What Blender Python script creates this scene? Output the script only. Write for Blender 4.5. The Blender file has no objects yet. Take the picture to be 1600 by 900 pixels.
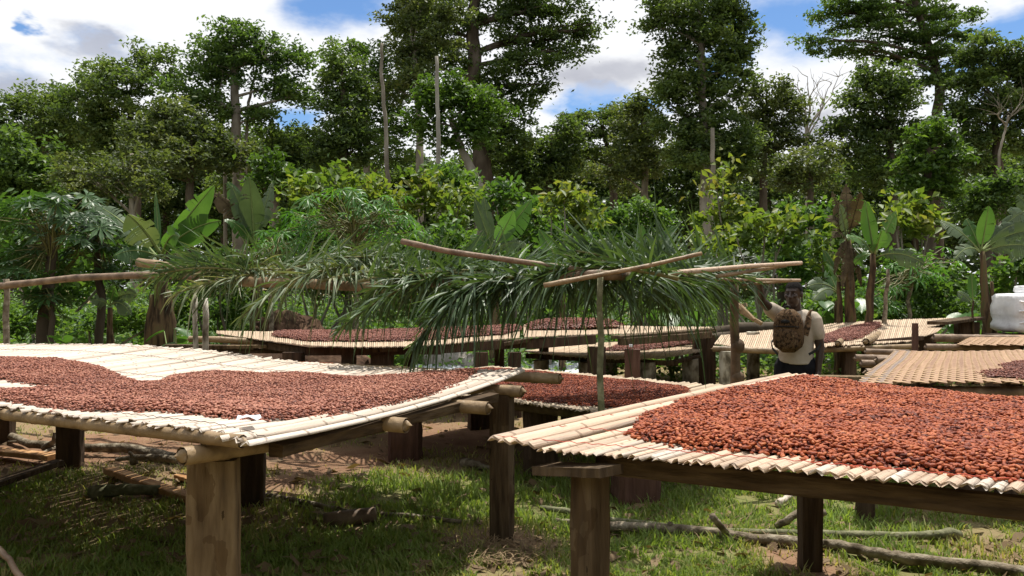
import bpy, math, random
import numpy as np
from mathutils import Vector, Matrix

random.seed(7)
RNG = np.random.default_rng(7)
S = bpy.context.scene
COL = S.collection

# ------------------------------------------------------------------ camera, light, sky
CAM_Z, F = 1.55, 1250.0
cam = bpy.data.cameras.new('camera')
cam.sensor_width = 36.0
cam.lens = 36.0 * F / 1600.0
cam.clip_end = 3000
cam.clip_start = 0.05
cam_o = bpy.data.objects.new('camera', cam)
COL.objects.link(cam_o)
cam_o.location = (0, 0, CAM_Z)
cam_o.rotation_euler = (math.radians(90), 0, 0)
S.camera = cam_o
S.render.resolution_x, S.render.resolution_y = 1024, 576

SUN_DIR = Vector((0.15, 0.33, 1.0)).normalized()          # towards the sun
SUN_EL = math.asin(SUN_DIR.z)
SUN_AZ = math.atan2(SUN_DIR.x, SUN_DIR.y)
sun = bpy.data.lights.new('sun', 'SUN')
sun.energy = 4.7
sun.angle = math.radians(0.5)
sun.color = (1.0, 0.95, 0.86)
sun_o = bpy.data.objects.new('sun', sun)
COL.objects.link(sun_o)
sun_o.rotation_euler = (-SUN_DIR).to_track_quat('-Z', 'Y').to_euler()

vs = S.view_settings
vs.view_transform = 'Standard'
vs.look = 'None'
vs.gamma = 1
vs.use_curve_mapping = False
vs.exposure = 0.45

W = bpy.data.worlds.new('World')
S.world = W
W.use_nodes = True
nt = W.node_tree
nt.nodes.clear()
N, LK = nt.nodes.new, nt.links.new
w_out = N('ShaderNodeOutputWorld')
w_bg = N('ShaderNodeBackground')
w_bg.inputs['Strength'].default_value = 0.1
LK(w_bg.outputs[0], w_out.inputs[0])
sky = N('ShaderNodeTexSky')
sky.sky_type = 'NISHITA'
sky.sun_disc = False
sky.sun_elevation = SUN_EL
sky.sun_rotation = SUN_AZ
sky.air_density = 1.0
sky.dust_density = 0.3
tc = N('ShaderNodeTexCoord')


def wmath(op, a, b=None, clamp=False):
    n = N('ShaderNodeMath')
    n.operation = op
    n.use_clamp = clamp
    for i, v in enumerate((a, b)):
        if v is None:
            continue
        if isinstance(v, (int, float)):
            n.inputs[i].default_value = v
        else:
            LK(v, n.inputs[i])
    return n.outputs[0]


def wnoise(scale, detail, vec):
    n = N('ShaderNodeTexNoise')
    n.inputs['Scale'].default_value = scale
    n.inputs['Detail'].default_value = detail
    n.inputs['Roughness'].default_value = 0.58
    LK(vec, n.inputs['Vector'])
    return n


mp = N('ShaderNodeMapping')
mp.inputs['Scale'].default_value = (1, 1, 2.2)
LK(tc.outputs['Generated'], mp.inputs['Vector'])
nz = wnoise(2.6, 7, mp.outputs[0])
warp_n = wnoise(9, 5, mp.outputs[0])
wsub = N('ShaderNodeVectorMath'); wsub.operation = 'SUBTRACT'
LK(warp_n.outputs['Color'], wsub.inputs[0]); wsub.inputs[1].default_value = (.5, .5, .5)
wsc = N('ShaderNodeVectorMath'); wsc.operation = 'SCALE'
LK(wsub.outputs[0], wsc.inputs[0]); wsc.inputs['Scale'].default_value = 0.16
wadd = N('ShaderNodeVectorMath'); wadd.operation = 'ADD'
LK(mp.outputs[0], wadd.inputs[0]); LK(wsc.outputs[0], wadd.inputs[1])


def sky_patch(px, py, rad):
    """a soft patch round one direction of the sky; 1 in its middle"""
    v = Vector(((px - 800) / F, 1, (450 - py) / F)).normalized()
    n = N('ShaderNodeVectorMath'); n.operation = 'DISTANCE'
    LK(wadd.outputs[0], n.inputs[0]); n.inputs[1].default_value = (v.x, v.y, v.z * 2.2)
    m = N('ShaderNodeMapRange'); m.interpolation_type = 'SMOOTHSTEP'
    LK(n.outputs['Value'], m.inputs['Value'])
    m.inputs['From Min'].default_value = rad / F * 1.25
    m.inputs['From Max'].default_value = rad / F * 0.35
    return m.outputs[0]


def total(ps):
    acc = ps[0]
    for p in ps[1:]:
        acc = wmath('MAXIMUM', acc, p)
    return acc


blue = total([sky_patch(*p) for p in ((40, 34, 20), (515, 4, 95), (470, 180, 70), (1215, 30, 120), (1150, 100, 60), (935, 165, 60), (1000, 175, 45), (1570, 45, 80), (1520, 110, 60))])
grey = total([sky_patch(*p) for p in ((132, 68, 52), (15, 142, 70), (915, 118, 90), (985, 112, 70), (1270, 190, 70))])
cov = N('ShaderNodeMapRange'); cov.interpolation_type = 'SMOOTHSTEP'
LK(nz.outputs['Fac'], cov.inputs['Value'])
cov.inputs['From Min'].default_value = 0.27
cov.inputs['From Max'].default_value = 0.42
cloud = wmath('MULTIPLY', cov.outputs[0], wmath('SUBTRACT', 1.0, blue))
cloud = wmath('MAXIMUM', cloud, wmath('MULTIPLY', grey, 0.9))
nz2 = wnoise(6, 5, mp.outputs[0])
gshade = wmath('MULTIPLY', grey, wmath('ADD', 0.45, nz2.outputs['Fac']), True)
ccol = N('ShaderNodeMix'); ccol.data_type = 'RGBA'
LK(gshade, ccol.inputs['Factor'])
ccol.inputs[6].default_value = (7.4, 7.5, 7.7, 1)
ccol.inputs[7].default_value = (3.9, 4.0, 4.5, 1)
skyt = N('ShaderNodeMix'); skyt.data_type = 'RGBA'; skyt.blend_type = 'MULTIPLY'
skyt.inputs['Factor'].default_value = 1
LK(sky.outputs[0], skyt.inputs[6]); skyt.inputs[7].default_value = (0.62, 0.8, 1.0, 1)
smix = N('ShaderNodeMix'); smix.data_type = 'RGBA'
LK(cloud, smix.inputs['Factor'])
LK(skyt.outputs[2], smix.inputs[6]); LK(ccol.outputs[2], smix.inputs[7])
LK(smix.outputs[2], w_bg.inputs['Color'])
S.cycles.max_bounces = 8
S.cycles.diffuse_bounces = 3
S.cycles.glossy_bounces = 2
S.cycles.transmission_bounces = 6
S.cycles.transparent_max_bounces = 4
S.cycles.caustics_reflective = False
S.cycles.caustics_refractive = False


# ------------------------------------------------------------------ helpers
def P(px, py, d):
    return Vector(((px - 800) / F * d, d, CAM_Z - (py - 450) / F * d))


def G(px, py, z=0.0):
    d = (CAM_Z - z) * F / (py - 450)
    return Vector(((px - 800) / F * d, d, z))


def wloc(o):
    v = Vector((0, 0, 0))
    while o is not None:
        v += o.location
        o = o.parent
    return v


def tag(o, label=None, cat=None, group=None, kind=None):
    if label: o['label'] = label
    if cat: o['category'] = cat
    if group: o['group'] = group
    if kind: o['kind'] = kind
    return o


def thing(name, label, cat, loc, group=None):
    o = bpy.data.objects.new(name, None)
    o.empty_display_size = 0.1
    COL.objects.link(o)
    o.location = loc
    return tag(o, label, cat, group)


def link(name, me, parent=None, mats=()):
    for m in mats:
        me.materials.append(m)
    o = bpy.data.objects.new(name, me)
    COL.objects.link(o)
    if parent is not None:
        o.parent = parent
    return o


def np_mesh(name, V, Fa, m, parent=None, smooth=False, rnd=None):
    """one mesh object from numpy arrays (world coordinates); Fa: (M,k) ints"""
    V = np.asarray(V, dtype=np.float32)
    if parent is not None:
        V = V - np.array(wloc(parent), dtype=np.float32)
    Fa = np.asarray(Fa, dtype=np.int32)
    M, k = Fa.shape
    me = bpy.data.meshes.new(name)
    me.vertices.add(len(V)); me.vertices.foreach_set('co', V.ravel())
    me.loops.add(M * k); me.loops.foreach_set('vertex_index', Fa.ravel())
    me.polygons.add(M)
    me.polygons.foreach_set('loop_start', np.arange(0, M * k, k, dtype=np.int32))
    if smooth:
        me.polygons.foreach_set('use_smooth', np.ones(M, dtype=bool))
    if rnd is not None:
        at = me.attributes.new('rnd', 'FLOAT', 'POINT')
        at.data.foreach_set('value', np.asarray(rnd, dtype=np.float32))
    me.update(calc_edges=True)
    return link(name, me, parent, (m,))


class MB:
    def __init__(self):
        self.v, self.f, self.mi = [], [], []

    def add(self, vs, fs, mi=0):
        o = len(self.v)
        self.v += [tuple(v) for v in vs]
        self.f += [tuple(i + o for i in f) for f in fs]
        self.mi += [mi] * len(fs)
        return self

    def loft(self, secs, caps=True, mi=0):
        n = len(secs[0])
        vs = [p for s in secs for p in s]
        fs = []
        for i in range(len(secs) - 1):
            for j in range(n):
                k = (j + 1) % n
                fs.append((i * n + j, i * n + k, (i + 1) * n + k, (i + 1) * n + j))
        if caps:
            fs.append(tuple(range(n - 1, -1, -1)))
            fs.append(tuple(range((len(secs) - 1) * n, len(secs) * n)))
        return self.add(vs, fs, mi)

    def tube(self, path, radii, n=8, caps=True, jit=0.0, mi=0):
        path = [Vector(p) for p in path]
        if isinstance(radii, (int, float)):
            radii = [radii] * len(path)
        secs, side = [], None
        for i, p in enumerate(path):
            t = (path[min(i + 1, len(path) - 1)] - path[max(i - 1, 0)]).normalized()
            if side is None:
                side = t.cross(Vector((0, 0, 1)))
                if side.length < 1e-3:
                    side = Vector((1, 0, 0))
            side = (side - t * side.dot(t)).normalized()
            up = side.cross(t)
            ph = 0
            secs.append([p + (side * math.cos(2 * math.pi * j / n) + up * math.sin(2 * math.pi * j / n)) * radii[i] * (1 + random.uniform(-jit, jit)) for j in range(n)])
        return self.loft(secs, caps, mi)

    def ell(self, c, r, nu=14, nv=9, rot=None, mi=0):
        c = Vector(c)
        vs, fs = [], []
        for i in range(nv + 1):
            th = math.pi * i / nv
            for j in range(nu):
                a = 2 * math.pi * j / nu
                v = Vector((r[0] * math.sin(th) * math.cos(a), r[1] * math.sin(th) * math.sin(a), r[2] * math.cos(th)))
                if rot is not None:
                    v = rot @ v
                vs.append(c + v)
        for i in range(nv):
            for j in range(nu):
                k = (j + 1) % nu
                fs.append((i * nu + j, (i + 1) * nu + j, (i + 1) * nu + k, i * nu + k))
        return self.add(vs, fs, mi)

    def capsule(self, a, b, ra, rb, n=10):
        a, b = Vector(a), Vector(b)
        t = (b - a).normalized()
        path, rad = [], []
        for k in (0.02, .35, .7):
            path.append(a - t * ra * math.sqrt(1 - k * k)); rad.append(ra * k)
        for q in (0, .5, 1):
            path.append(a.lerp(b, q)); rad.append(ra + (rb - ra) * q)
        for k in (.7, .35, .02):
            path.append(b + t * rb * math.sqrt(1 - k * k)); rad.append(rb * k)
        return self.tube(path, rad, n)

    def timber(self, p0, p1, w, h, side=None, nseg=5, jit=0.04, bev=0.12, mi=0):
        """sawn timber from p0 to p1: w across (side), h the other way, rough edges"""
        p0, p1 = Vector(p0), Vector(p1)
        t = (p1 - p0).normalized()
        s = Vector(side) if side is not None else t.cross(Vector((0, 0, 1)))
        if s.length < 1e-3:
            s = Vector((1, 0, 0))
        s = (s - t * s.dot(t)).normalized()
        u = s.cross(t)
        b = min(w, h) * bev
        prof = [(-w / 2 + b, -h / 2), (w / 2 - b, -h / 2), (w / 2, -h / 2 + b), (w / 2, h / 2 - b), (w / 2 - b, h / 2), (-w / 2 + b, h / 2), (-w / 2, h / 2 - b), (-w / 2, -h / 2 + b)]
        m = min(w, h)
        offs = [(random.uniform(-jit, jit) * m, random.uniform(-jit, jit) * m) for _ in prof]
        secs = []
        for i in range(nseg + 1):
            q = i / nseg
            c = p0.lerp(p1, q)
            secs.append([c + s * (x + ox + random.uniform(-jit, jit) * m * .6) + u * (y + oy + random.uniform(-jit, jit) * m * .6) for (x, y), (ox, oy) in zip(prof, offs)])
        return self.loft(secs, True, mi)

    def bamboo(self, p0, p1, r, bow=0.0, node=0.38, n=10, hollow=True, taper=0.0, mi=0):
        p0, p1 = Vector(p0), Vector(p1)
        L = (p1 - p0).length
        qs, rs = [0.0], [1.0]
        x = random.uniform(.3, 1) * node
        while x < L - 0.06:
            for dx, k in ((-.03, 1.0), (-.008, 1.09), (0.0, .97), (.008, 1.10), (.03, 1.0)):
                qs.append(min(max((x + dx) / L, 0.001), 0.999)); rs.append(k)
            x += node * random.uniform(.85, 1.15)
        qs.append(1.0); rs.append(1.0)
        perp = (p1 - p0).normalized().cross(Vector((0, 0, 1)))
        wob = random.uniform(-1, 1) * .006 * L
        path = [p0.lerp(p1, q) + Vector((0, 0, bow * 4 * q * (1 - q))) + perp * wob * math.sin(q * 5) for q in qs]
        rad = [r * k * (1 - taper * q) for k, q in zip(rs, qs)]
        self.tube(path, rad, n, caps=not hollow, mi=mi)
        if hollow:
            t = (p1 - p0).normalized()
            for p, rr, sg in ((path[0], rad[0], 1), (path[-1], rad[-1], -1)):
                self.tube([p, p, p + t * sg * .06], [rr, rr * .72, rr * .66], n, caps=False, mi=mi)
                self.ell(p + t * sg * .055, (rr * .7,) * 3, 8, 4, mi=mi)
        return self

    def build(self, name, mats, parent=None, smooth=False, world=True):
        if not isinstance(mats, (list, tuple)):
            mats = (mats,)
        me = bpy.data.meshes.new(name)
        vs = self.v
        if parent is not None and world:
            L = wloc(parent)
            vs = [(x - L.x, y - L.y, z - L.z) for x, y, z in vs]
        me.from_pydata(vs, [], self.f)
        if smooth:
            me.polygons.foreach_set('use_smooth', [True] * len(self.f))
        if max(self.mi, default=0) > 0:
            me.polygons.foreach_set('material_index', self.mi)
        me.update()
        return link(name, me, parent, mats)


def copy_tree(o, parent=None):
    c = o.copy()
    COL.objects.link(c)
    if parent is not None:
        c.parent = parent
    for ch in list(o.children):
        copy_tree(ch, c)
    return c


def place(name, me, parent, M):
    o = bpy.data.objects.new(name, me)
    COL.objects.link(o)
    o.parent = parent
    o.matrix_basis = Matrix.Translation(-wloc(parent)) @ M if parent is not None else M
    return o


def vnoise(x, y, scale, seed=0):
    """smooth value noise in 0..1"""
    r = np.random.default_rng(seed).random((64, 64))
    x = np.asarray(x) * scale + 1000; y = np.asarray(y) * scale + 1000
    i, j = np.floor(x).astype(int), np.floor(y).astype(int)
    fx, fy = x - i, y - j
    fx = fx * fx * (3 - 2 * fx); fy = fy * fy * (3 - 2 * fy)
    g = lambda a, b: r[a % 64, b % 64]
    return (g(i, j) * (1 - fx) + g(i + 1, j) * fx) * (1 - fy) + (g(i, j + 1) * (1 - fx) + g(i + 1, j + 1) * fx) * fy


def fnoise(x, y, scale, seed=0):
    return .55 * vnoise(x, y, scale, seed) + .3 * vnoise(x, y, scale * 2.1, seed + 1) + .15 * vnoise(x, y, scale * 4.3, seed + 2)


def in_poly(x, y, poly):
    ins = np.zeros(x.shape, bool)
    n = len(poly)
    for i in range(n):
        (x0, y0), (x1, y1) = poly[i], poly[(i + 1) % n]
        if y0 == y1:
            continue
        c = ((y0 > y) != (y1 > y)) & (x < (x1 - x0) * (y - y0) / (y1 - y0) + x0)
        ins ^= c
    return ins


def edge_dist(x, y, poly):
    best = np.full(x.shape, 1e9)
    n = len(poly)
    for i in range(n):
        (x0, y0), (x1, y1) = poly[i], poly[(i + 1) % n]
        dx, dy = x1 - x0, y1 - y0
        t = np.clip(((x - x0) * dx + (y - y0) * dy) / (dx * dx + dy * dy + 1e-12), 0, 1)
        best = np.minimum(best, np.hypot(x - x0 - t * dx, y - y0 - t * dy))
    return best


# ------------------------------------------------------------------ materials
def mat(name, cols, src='noise', nscale=6.0, stretch=(1, 1, 1), rough=.7, bump=0.0, bscale=40.0, spec=.3, trans=0.0, mixn=.5, sharp=1.6, tcol=None, bstretch=None, coat=0.0, nodes=0.0, spots=0.0):
    m = bpy.data.materials.new(name)
    m.use_nodes = True
    t = m.node_tree
    t.nodes.clear()
    N_, L_ = t.nodes.new, t.links.new
    out = N_('ShaderNodeOutputMaterial')
    bs = N_('ShaderNodeBsdfPrincipled')
    co = N_('ShaderNodeTexCoord')
    vec = co.outputs['Object']
    rand = None
    if src == 'obj':
        oi = N_('ShaderNodeObjectInfo')
        rand = oi.outputs['Random']
        sc = N_('ShaderNodeMath'); sc.operation = 'MULTIPLY'; sc.inputs[1].default_value = 37.0
        L_(rand, sc.inputs[0])
        av = N_('ShaderNodeVectorMath'); av.operation = 'ADD'
        L_(vec, av.inputs[0]); L_(sc.outputs[0], av.inputs[1])
        vec = av.outputs[0]
    elif src == 'attr':
        a = N_('ShaderNodeAttribute'); a.attribute_name = 'rnd'
        rand = a.outputs['Fac']

    def noise(scale, st, detail=4):
        mpn = N_('ShaderNodeMapping'); mpn.inputs['Scale'].default_value = st
        L_(vec, mpn.inputs['Vector'])
        n = N_('ShaderNodeTexNoise'); n.inputs['Scale'].default_value = scale; n.inputs['Detail'].default_value = detail
        L_(mpn.outputs[0], n.inputs['Vector'])
        return n.outputs['Fac']

    fac = None
    if mixn > 0 or rand is None:
        nf = noise(nscale, stretch)
        mr = N_('ShaderNodeMapRange')
        mr.inputs['From Min'].default_value = .5 - .5 / sharp / 1.4
        mr.inputs['From Max'].default_value = .5 + .5 / sharp / 1.4
        L_(nf, mr.inputs['Value'])
        fac = mr.outputs[0]
    if rand is not None:
        if fac is None:
            fac = rand
        else:
            mx = N_('ShaderNodeMix'); mx.inputs['Factor'].default_value = mixn
            L_(rand, mx.inputs[2]); L_(fac, mx.inputs[3])
            fac = mx.outputs[0]
    rp = N_('ShaderNodeValToRGB')
    e = rp.color_ramp.elements
    while len(e) < len(cols):
        e.new(0.5)
    for i, c in enumerate(cols):
        pos = i / max(1, len(cols) - 1)
        if len(c) == 4:
            pos = c[3]
        e[i].position = pos
        e[i].color = (c[0], c[1], c[2], 1)
    L_(fac, rp.inputs['Fac'])
    colour = rp.outputs[0]

    def darken(mask, k):
        nonlocal colour
        mm = N_('ShaderNodeMix'); mm.data_type = 'RGBA'; mm.blend_type = 'MULTIPLY'
        L_(mask, mm.inputs['Factor']); L_(colour, mm.inputs[6]); mm.inputs[7].default_value = (k, k * .93, k * .85, 1)
        colour = mm.outputs[2]

    def fm(op, x, y=None):
        n = N_('ShaderNodeMath'); n.operation = op
        for ii, vv in enumerate((x, y)):
            if vv is None: continue
            if isinstance(vv, (int, float)): n.inputs[ii].default_value = vv
            else: L_(vv, n.inputs[ii])
        return n.outputs[0]
    if nodes:                                                        # the ring marks of a cane
        sx = N_('ShaderNodeSeparateXYZ'); L_(co.outputs['Object'], sx.inputs[0])
        oi2 = N_('ShaderNodeObjectInfo')
        fr = fm('FRACT', fm('ADD', fm('MULTIPLY', sx.outputs['Y'], nodes), fm('MULTIPLY', oi2.outputs['Random'], 7.3)))
        darken(fm('LESS_THAN', fr, .035), .55)
    if spots:                                                        # knots, rot holes and weather stains
        darken(fm('GREATER_THAN', noise(spots, (1, 1, .5), 6), .66), .35)
        darken(fm('GREATER_THAN', noise(spots * .35, (1, 1, .6), 4), .60), .72)
    L_(colour, bs.inputs['Base Color'])
    bs.inputs['Roughness'].default_value = rough
    bs.inputs['Specular IOR Level'].default_value = spec
    if coat:
        bs.inputs['Coat Weight'].default_value = coat
        bs.inputs['Coat Roughness'].default_value = .3
    if bump:
        bn = N_('ShaderNodeBump'); bn.inputs['Strength'].default_value = min(1, bump); bn.inputs['Distance'].default_value = .02
        L_(noise(bscale, bstretch or stretch, 5), bn.inputs['Height'])
        L_(bn.outputs[0], bs.inputs['Normal'])
    sh = bs.outputs[0]
    if trans:
        tr = N_('ShaderNodeBsdfTranslucent')
        mc = N_('ShaderNodeMix'); mc.data_type = 'RGBA'; mc.blend_type = 'MULTIPLY'; mc.inputs['Factor'].default_value = 1
        L_(rp.outputs[0], mc.inputs[6]); mc.inputs[7].default_value = (*(tcol or (1.5, 1.5, .6)), 1)
        L_(mc.outputs[2], tr.inputs['Color'])
        mxs = N_('ShaderNodeMixShader'); mxs.inputs[0].default_value = trans
        L_(sh, mxs.inputs[1]); L_(tr.outputs[0], mxs.inputs[2])
        sh = mxs.outputs[0]
    L_(sh, out.inputs['Surface'])
    return m


M = {}
M['slat_pale'] = mat('pale_cane', [(.30, .235, .18), (.52, .44, .365), (.61, .54, .47)], 'obj', 9, (6, .6, 6), .5, .25, 60, .3, mixn=.45, nodes=6)
M['slat_tan'] = mat('tan_cane', [(.25, .195, .16), (.43, .315, .225), (.54, .40, .29), (.60, .475, .36)], 'obj', 10, (6, .5, 6), .55, .3, 60, .3, mixn=.5, nodes=6)
M['slat_old'] = mat('weathered_cane', [(.30, .22, .15), (.48, .36, .25), (.58, .46, .33)], 'attr', 8, (1, 1, 1), .6, .2, 50, .3, mixn=.4)
M['slat_grey'] = mat('grey_cane', [(.25, .19, .13), (.40, .31, .22), (.5, .4, .28)], 'obj', 8, (6, .6, 6), .6, .3, 60, .3, mixn=.4)
M['bamboo'] = mat('bamboo', [(.10, .065, .035), (.24, .165, .09), (.35, .255, .155)], 'noise', 8, (1, 1, 1), .5, .4, 30, .3, sharp=1.5)
M['bamboo_dark'] = mat('brown_bamboo', [(.06, .04, .025), (.14, .095, .06), (.22, .16, .10)], 'noise', 7, (1, 1, 1), .6, .5, 25, .2, sharp=1.6)
M['bamboo_red'] = mat('split_bamboo', [(.09, .06, .04), (.2, .135, .09), (.30, .22, .155)], 'noise', 9, (1, 1, 1), .55, .4, 30, .25, sharp=1.5)
M['timber'] = mat('dark_timber', [(.03, .02, .013), (.07, .045, .03), (.12, .08, .052)], 'obj', 3, (9, 9, .9), .85, .8, 6, .15, mixn=.75, sharp=1.5, bstretch=(9, 9, .8))
M['timber_red'] = mat('reddish_timber', [(.06, .032, .024), (.11, .058, .043), (.16, .09, .066)], 'obj', 3, (9, 9, .8), .85, .8, 6, .15, mixn=.75, bstretch=(9, 9, .8))
M['timber_pale'] = mat('pale_timber', [(.05, .034, .02), (.125, .085, .047), (.19, .135, .077), (.25, .185, .11)], 'obj', 3.2, (8, 8, 1.1), .85, .9, 5, .15, mixn=.85, sharp=1.4, bstretch=(8, 8, .9), spots=16)
M['timber_brown'] = mat('brown_timber', [(.025, .017, .01), (.065, .044, .026), (.11, .077, .046), (.16, .118, .074)], 'obj', 3.2, (8, 8, 1.1), .85, .9, 5, .15, mixn=.8, sharp=1.4, bstretch=(8, 8, .9), spots=15)
M['beam_brown'] = mat('brown_beam', [(.03, .02, .012), (.075, .05, .03), (.125, .088, .052)], 'noise', 7, (1, 1, 5), .85, .8, 9, .15, sharp=1.4, bstretch=(1, 1, 6))
M['plank_orange'] = mat('fresh_plank', [(.30, .15, .055), (.42, .23, .10), (.5, .31, .15)], 'noise', 8, (1, 1, 1), .7, .3, 40, .25)
M['log_pale'] = mat('mottled_bark', [(.10, .085, .06), (.24, .21, .16), (.42, .39, .32), (.5, .47, .4)], 'noise', 11, (1, 1, .6), .85, .5, 30, .2, sharp=2)
M['branch'] = mat('pale_bark', [(.07, .055, .035), (.19, .155, .11), (.33, .29, .22)], 'noise', 14, (1, 1, 1), .85, .6, 50, .15, sharp=1.8)
M['branch_green'] = mat('greenish_bark', [(.08, .085, .045), (.16, .16, .09), (.28, .27, .17)], 'noise', 16, (1, 1, 1), .85, .4, 50, .2)
M['bark_dark'] = mat('dark_bark', [(.035, .026, .018), (.07, .055, .04), (.12, .10, .075)], 'noise', 3, (1, 1, .3), .9, .5, 12, .15)
M['bark_grey'] = mat('grey_bark', [(.10, .085, .065), (.2, .175, .14), (.33, .30, .25)], 'noise', 3, (1, 1, .4), .9, .5, 12, .15)
M['bark_white'] = mat('white_bark', [(.16, .145, .12), (.27, .25, .215), (.36, .34, .3)], 'noise', 3, (1, 1, .4), .9, .3, 12, .15)
M['stem_banana'] = mat('dry_banana_stem', [(.015, .011, .007), (.05, .033, .02), (.12, .08, .042), (.085, .085, .035)], 'noise', 4, (3.5, 3.5, .5), .85, .8, 7, .15, sharp=1.7)
M['bean_red'] = mat('fresh_cocoa_bean', [(.075, .018, .013), (.18, .037, .017), (.31, .070, .024), (.40, .105, .036), (.48, .17, .065)], 'attr', 160, (1, 1, 1), .5, .3, 400, .25, mixn=.18)
M['bean_brown'] = mat('dried_cocoa_bean', [(.085, .032, .026), (.24, .082, .052), (.35, .135, .085), (.45, .215, .14)], 'attr', 120, (1, 1, 1), .55, .2, 300, .3, mixn=.15)
M['bean_far'] = mat('dry_cocoa_bean', [(.09, .035, .028), (.22, .08, .056), (.32, .135, .09)], 'attr', 60, (1, 1, 1), .6, 0, 300, .3, mixn=.15)
M['cord_red'] = mat('red_cord', [(.4, .05, .03), (.5, .09, .05)], 'noise', 20)
M['cord_dark'] = mat('dark_cord', [(.08, .05, .04), (.12, .09, .07)], 'noise', 20)
M['weave'] = mat('woven_cane', [(.16, .08, .045), (.26, .145, .08), (.35, .215, .12)], 'obj', 14, (1, 1, 1), .5, .2, 50, .3, mixn=.5)
M['weave_light'] = mat('light_woven_cane', [(.27, .16, .085), (.38, .25, .14), (.47, .34, .2)], 'obj', 14, (1, 1, 1), .5, .2, 50, .3, mixn=.5)
M['weave_dark'] = mat('dark_woven_edge', [(.10, .075, .07), (.2, .15, .13)], 'obj', 14, (1, 1, 1), .6, .2, 50, .3)
M['frond'] = mat('fresh_palm_leaf', [(.03, .055, .024), (.06, .105, .042), (.10, .16, .068)], 'attr', 3, (1, 1, 1), .46, 0, 30, .4, trans=.28, mixn=.25)
M['frond_dry'] = mat('wilting_palm_leaf', [(.04, .07, .03), (.075, .115, .048), (.13, .165, .08), (.30, .30, .19)], 'attr', 3, (1, 1, 1), .5, 0, 30, .35, trans=.22, mixn=.25)
M['rachis'] = mat('palm_stalk', [(.10, .11, .035), (.22, .2, .08)], 'noise', 8, (1, 1, 1), .5)


def leafmat(name, cols, trans=.35, rough=.5, spec=.35, tcol=None):
    return mat(name, cols, 'attr', .6, (1, 1, 1), rough, 0, 30, spec, trans, mixn=.35, tcol=tcol)


M['leaf_dark'] = leafmat('dark_forest_leaf', [(.024, .044, .016), (.055, .094, .03), (.097, .15, .046), (.145, .19, .065)], .45)
M['leaf_olive'] = leafmat('olive_forest_leaf', [(.032, .050, .02), (.065, .095, .034), (.105, .138, .05), (.15, .17, .07)], .42)
M['leaf_mid'] = leafmat('green_forest_leaf', [(.032, .064, .02), (.065, .12, .032), (.105, .175, .048), (.14, .205, .06)], .44)
M['leaf_bright'] = leafmat('bright_leaf', [(.03, .06, .014), (.055, .11, .02), (.085, .155, .03), (.12, .19, .045)], .40)
M['leaf_yellow'] = leafmat('yellowish_cocoa_leaf', [(.04, .085, .018), (.085, .145, .027), (.13, .19, .038), (.175, .215, .05), (.19, .14, .05)], .44)
M['leaf_bush'] = leafmat('bush_leaf', [(.035, .078, .02), (.07, .145, .032), (.115, .20, .045), (.16, .245, .062)], .43)
M['leaf_papaya'] = leafmat('papaya_leaf', [(.02, .05, .016), (.035, .085, .024), (.065, .135, .04)], .3, .42, .45)
M['leaf_cassava'] = leafmat('cassava_leaf', [(.035, .10, .02), (.06, .165, .032), (.1, .22, .045)], .4, .45, .4)
M['leaf_banana'] = mat('banana_leaf', [(.03, .075, .02), (.055, .13, .03), (.09, .185, .045)], 'obj', 3, (1, 1, 1), .38, .15, 40, .45, .4, mixn=.5)
M['leaf_banana_old'] = mat('dull_banana_leaf', [(.045, .075, .035), (.08, .12, .06), (.13, .165, .09)], 'obj', 3, (1, 1, 1), .5, .15, 40, .3, .3, mixn=.5)
M['leaf_dead'] = mat('dead_banana_leaf', [(.025, .018, .012), (.075, .056, .035), (.15, .115, .075)], 'obj', 5, (1, 1, 1), .8, .4, 30, .1, .2, mixn=.6)
M['midrib'] = mat('banana_midrib', [(.12, .17, .05), (.2, .25, .09)], 'noise', 5)
M['grass'] = leafmat('grass_blade', [(.42, .34, .19), (.36, .325, .145), (.25, .285, .095), (.17, .245, .062), (.22, .31, .085)], .4, .55, .2)
M['straw'] = leafmat('dry_straw', [(.10, .065, .038), (.20, .14, .08), (.30, .22, .13)], .15, .7, .15)
M['skin'] = mat('dark_brown_skin', [(.034, .019, .013), (.052, .03, .02)], 'noise', 12, rough=.45, spec=.45)
M['hair'] = mat('black_hair', [(.006, .005, .005), (.014, .012, .011)], 'noise', 60, rough=.9, bump=.6, bscale=200, spec=.1)
M['shirt'] = mat('beige_cotton', [(.34, .29, .235), (.45, .39, .32), (.52, .455, .38)], 'noise', 6, rough=.95, bump=.5, bscale=12, spec=.05)
M['trousers'] = mat('black_cotton', [(.008, .008, .010), (.018, .018, .022)], 'noise', 8, rough=.9, bump=.3, bscale=16, spec=.1)
M['camo'] = mat('leaf_camouflage_canvas', [(.022, .016, .011, 0), (.03, .021, .013, .34), (.07, .042, .024, .37), (.105, .062, .032, .54), (.155, .10, .055, .57), (.05, .03, .017, .74), (.19, .135, .08, .9)], 'noise', 55, (1, 1, .7), .9, .5, 30, .1, sharp=1.5)
M['strap'] = mat('black_strap', [(.012, .012, .012), (.02, .02, .02)], 'noise', 20, rough=.8)
M['white_wrap'] = mat('white_plastic_wrap', [(.62, .62, .65), (.78, .78, .80), (.83, .83, .85)], 'noise', 5, rough=.3, bump=.5, bscale=9, spec=.5)
M['tarp'] = mat('translucent_sheet', [(.38, .41, .45), (.55, .58, .62), (.66, .68, .71)], 'noise', 4, rough=.35, bump=.6, bscale=12, spec=.5)
M['stone'] = mat('grey_stone', [(.16, .14, .12), (.28, .26, .23), (.36, .33, .3)], 'noise', 5, rough=.9, bump=.6, bscale=14)
M['mound'] = mat('brown_soil', [(.03, .018, .012), (.075, .044, .028), (.13, .08, .052)], 'noise', 9, (1, 1, 1), .95, 1.0, 14, .1, sharp=1.8)
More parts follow.
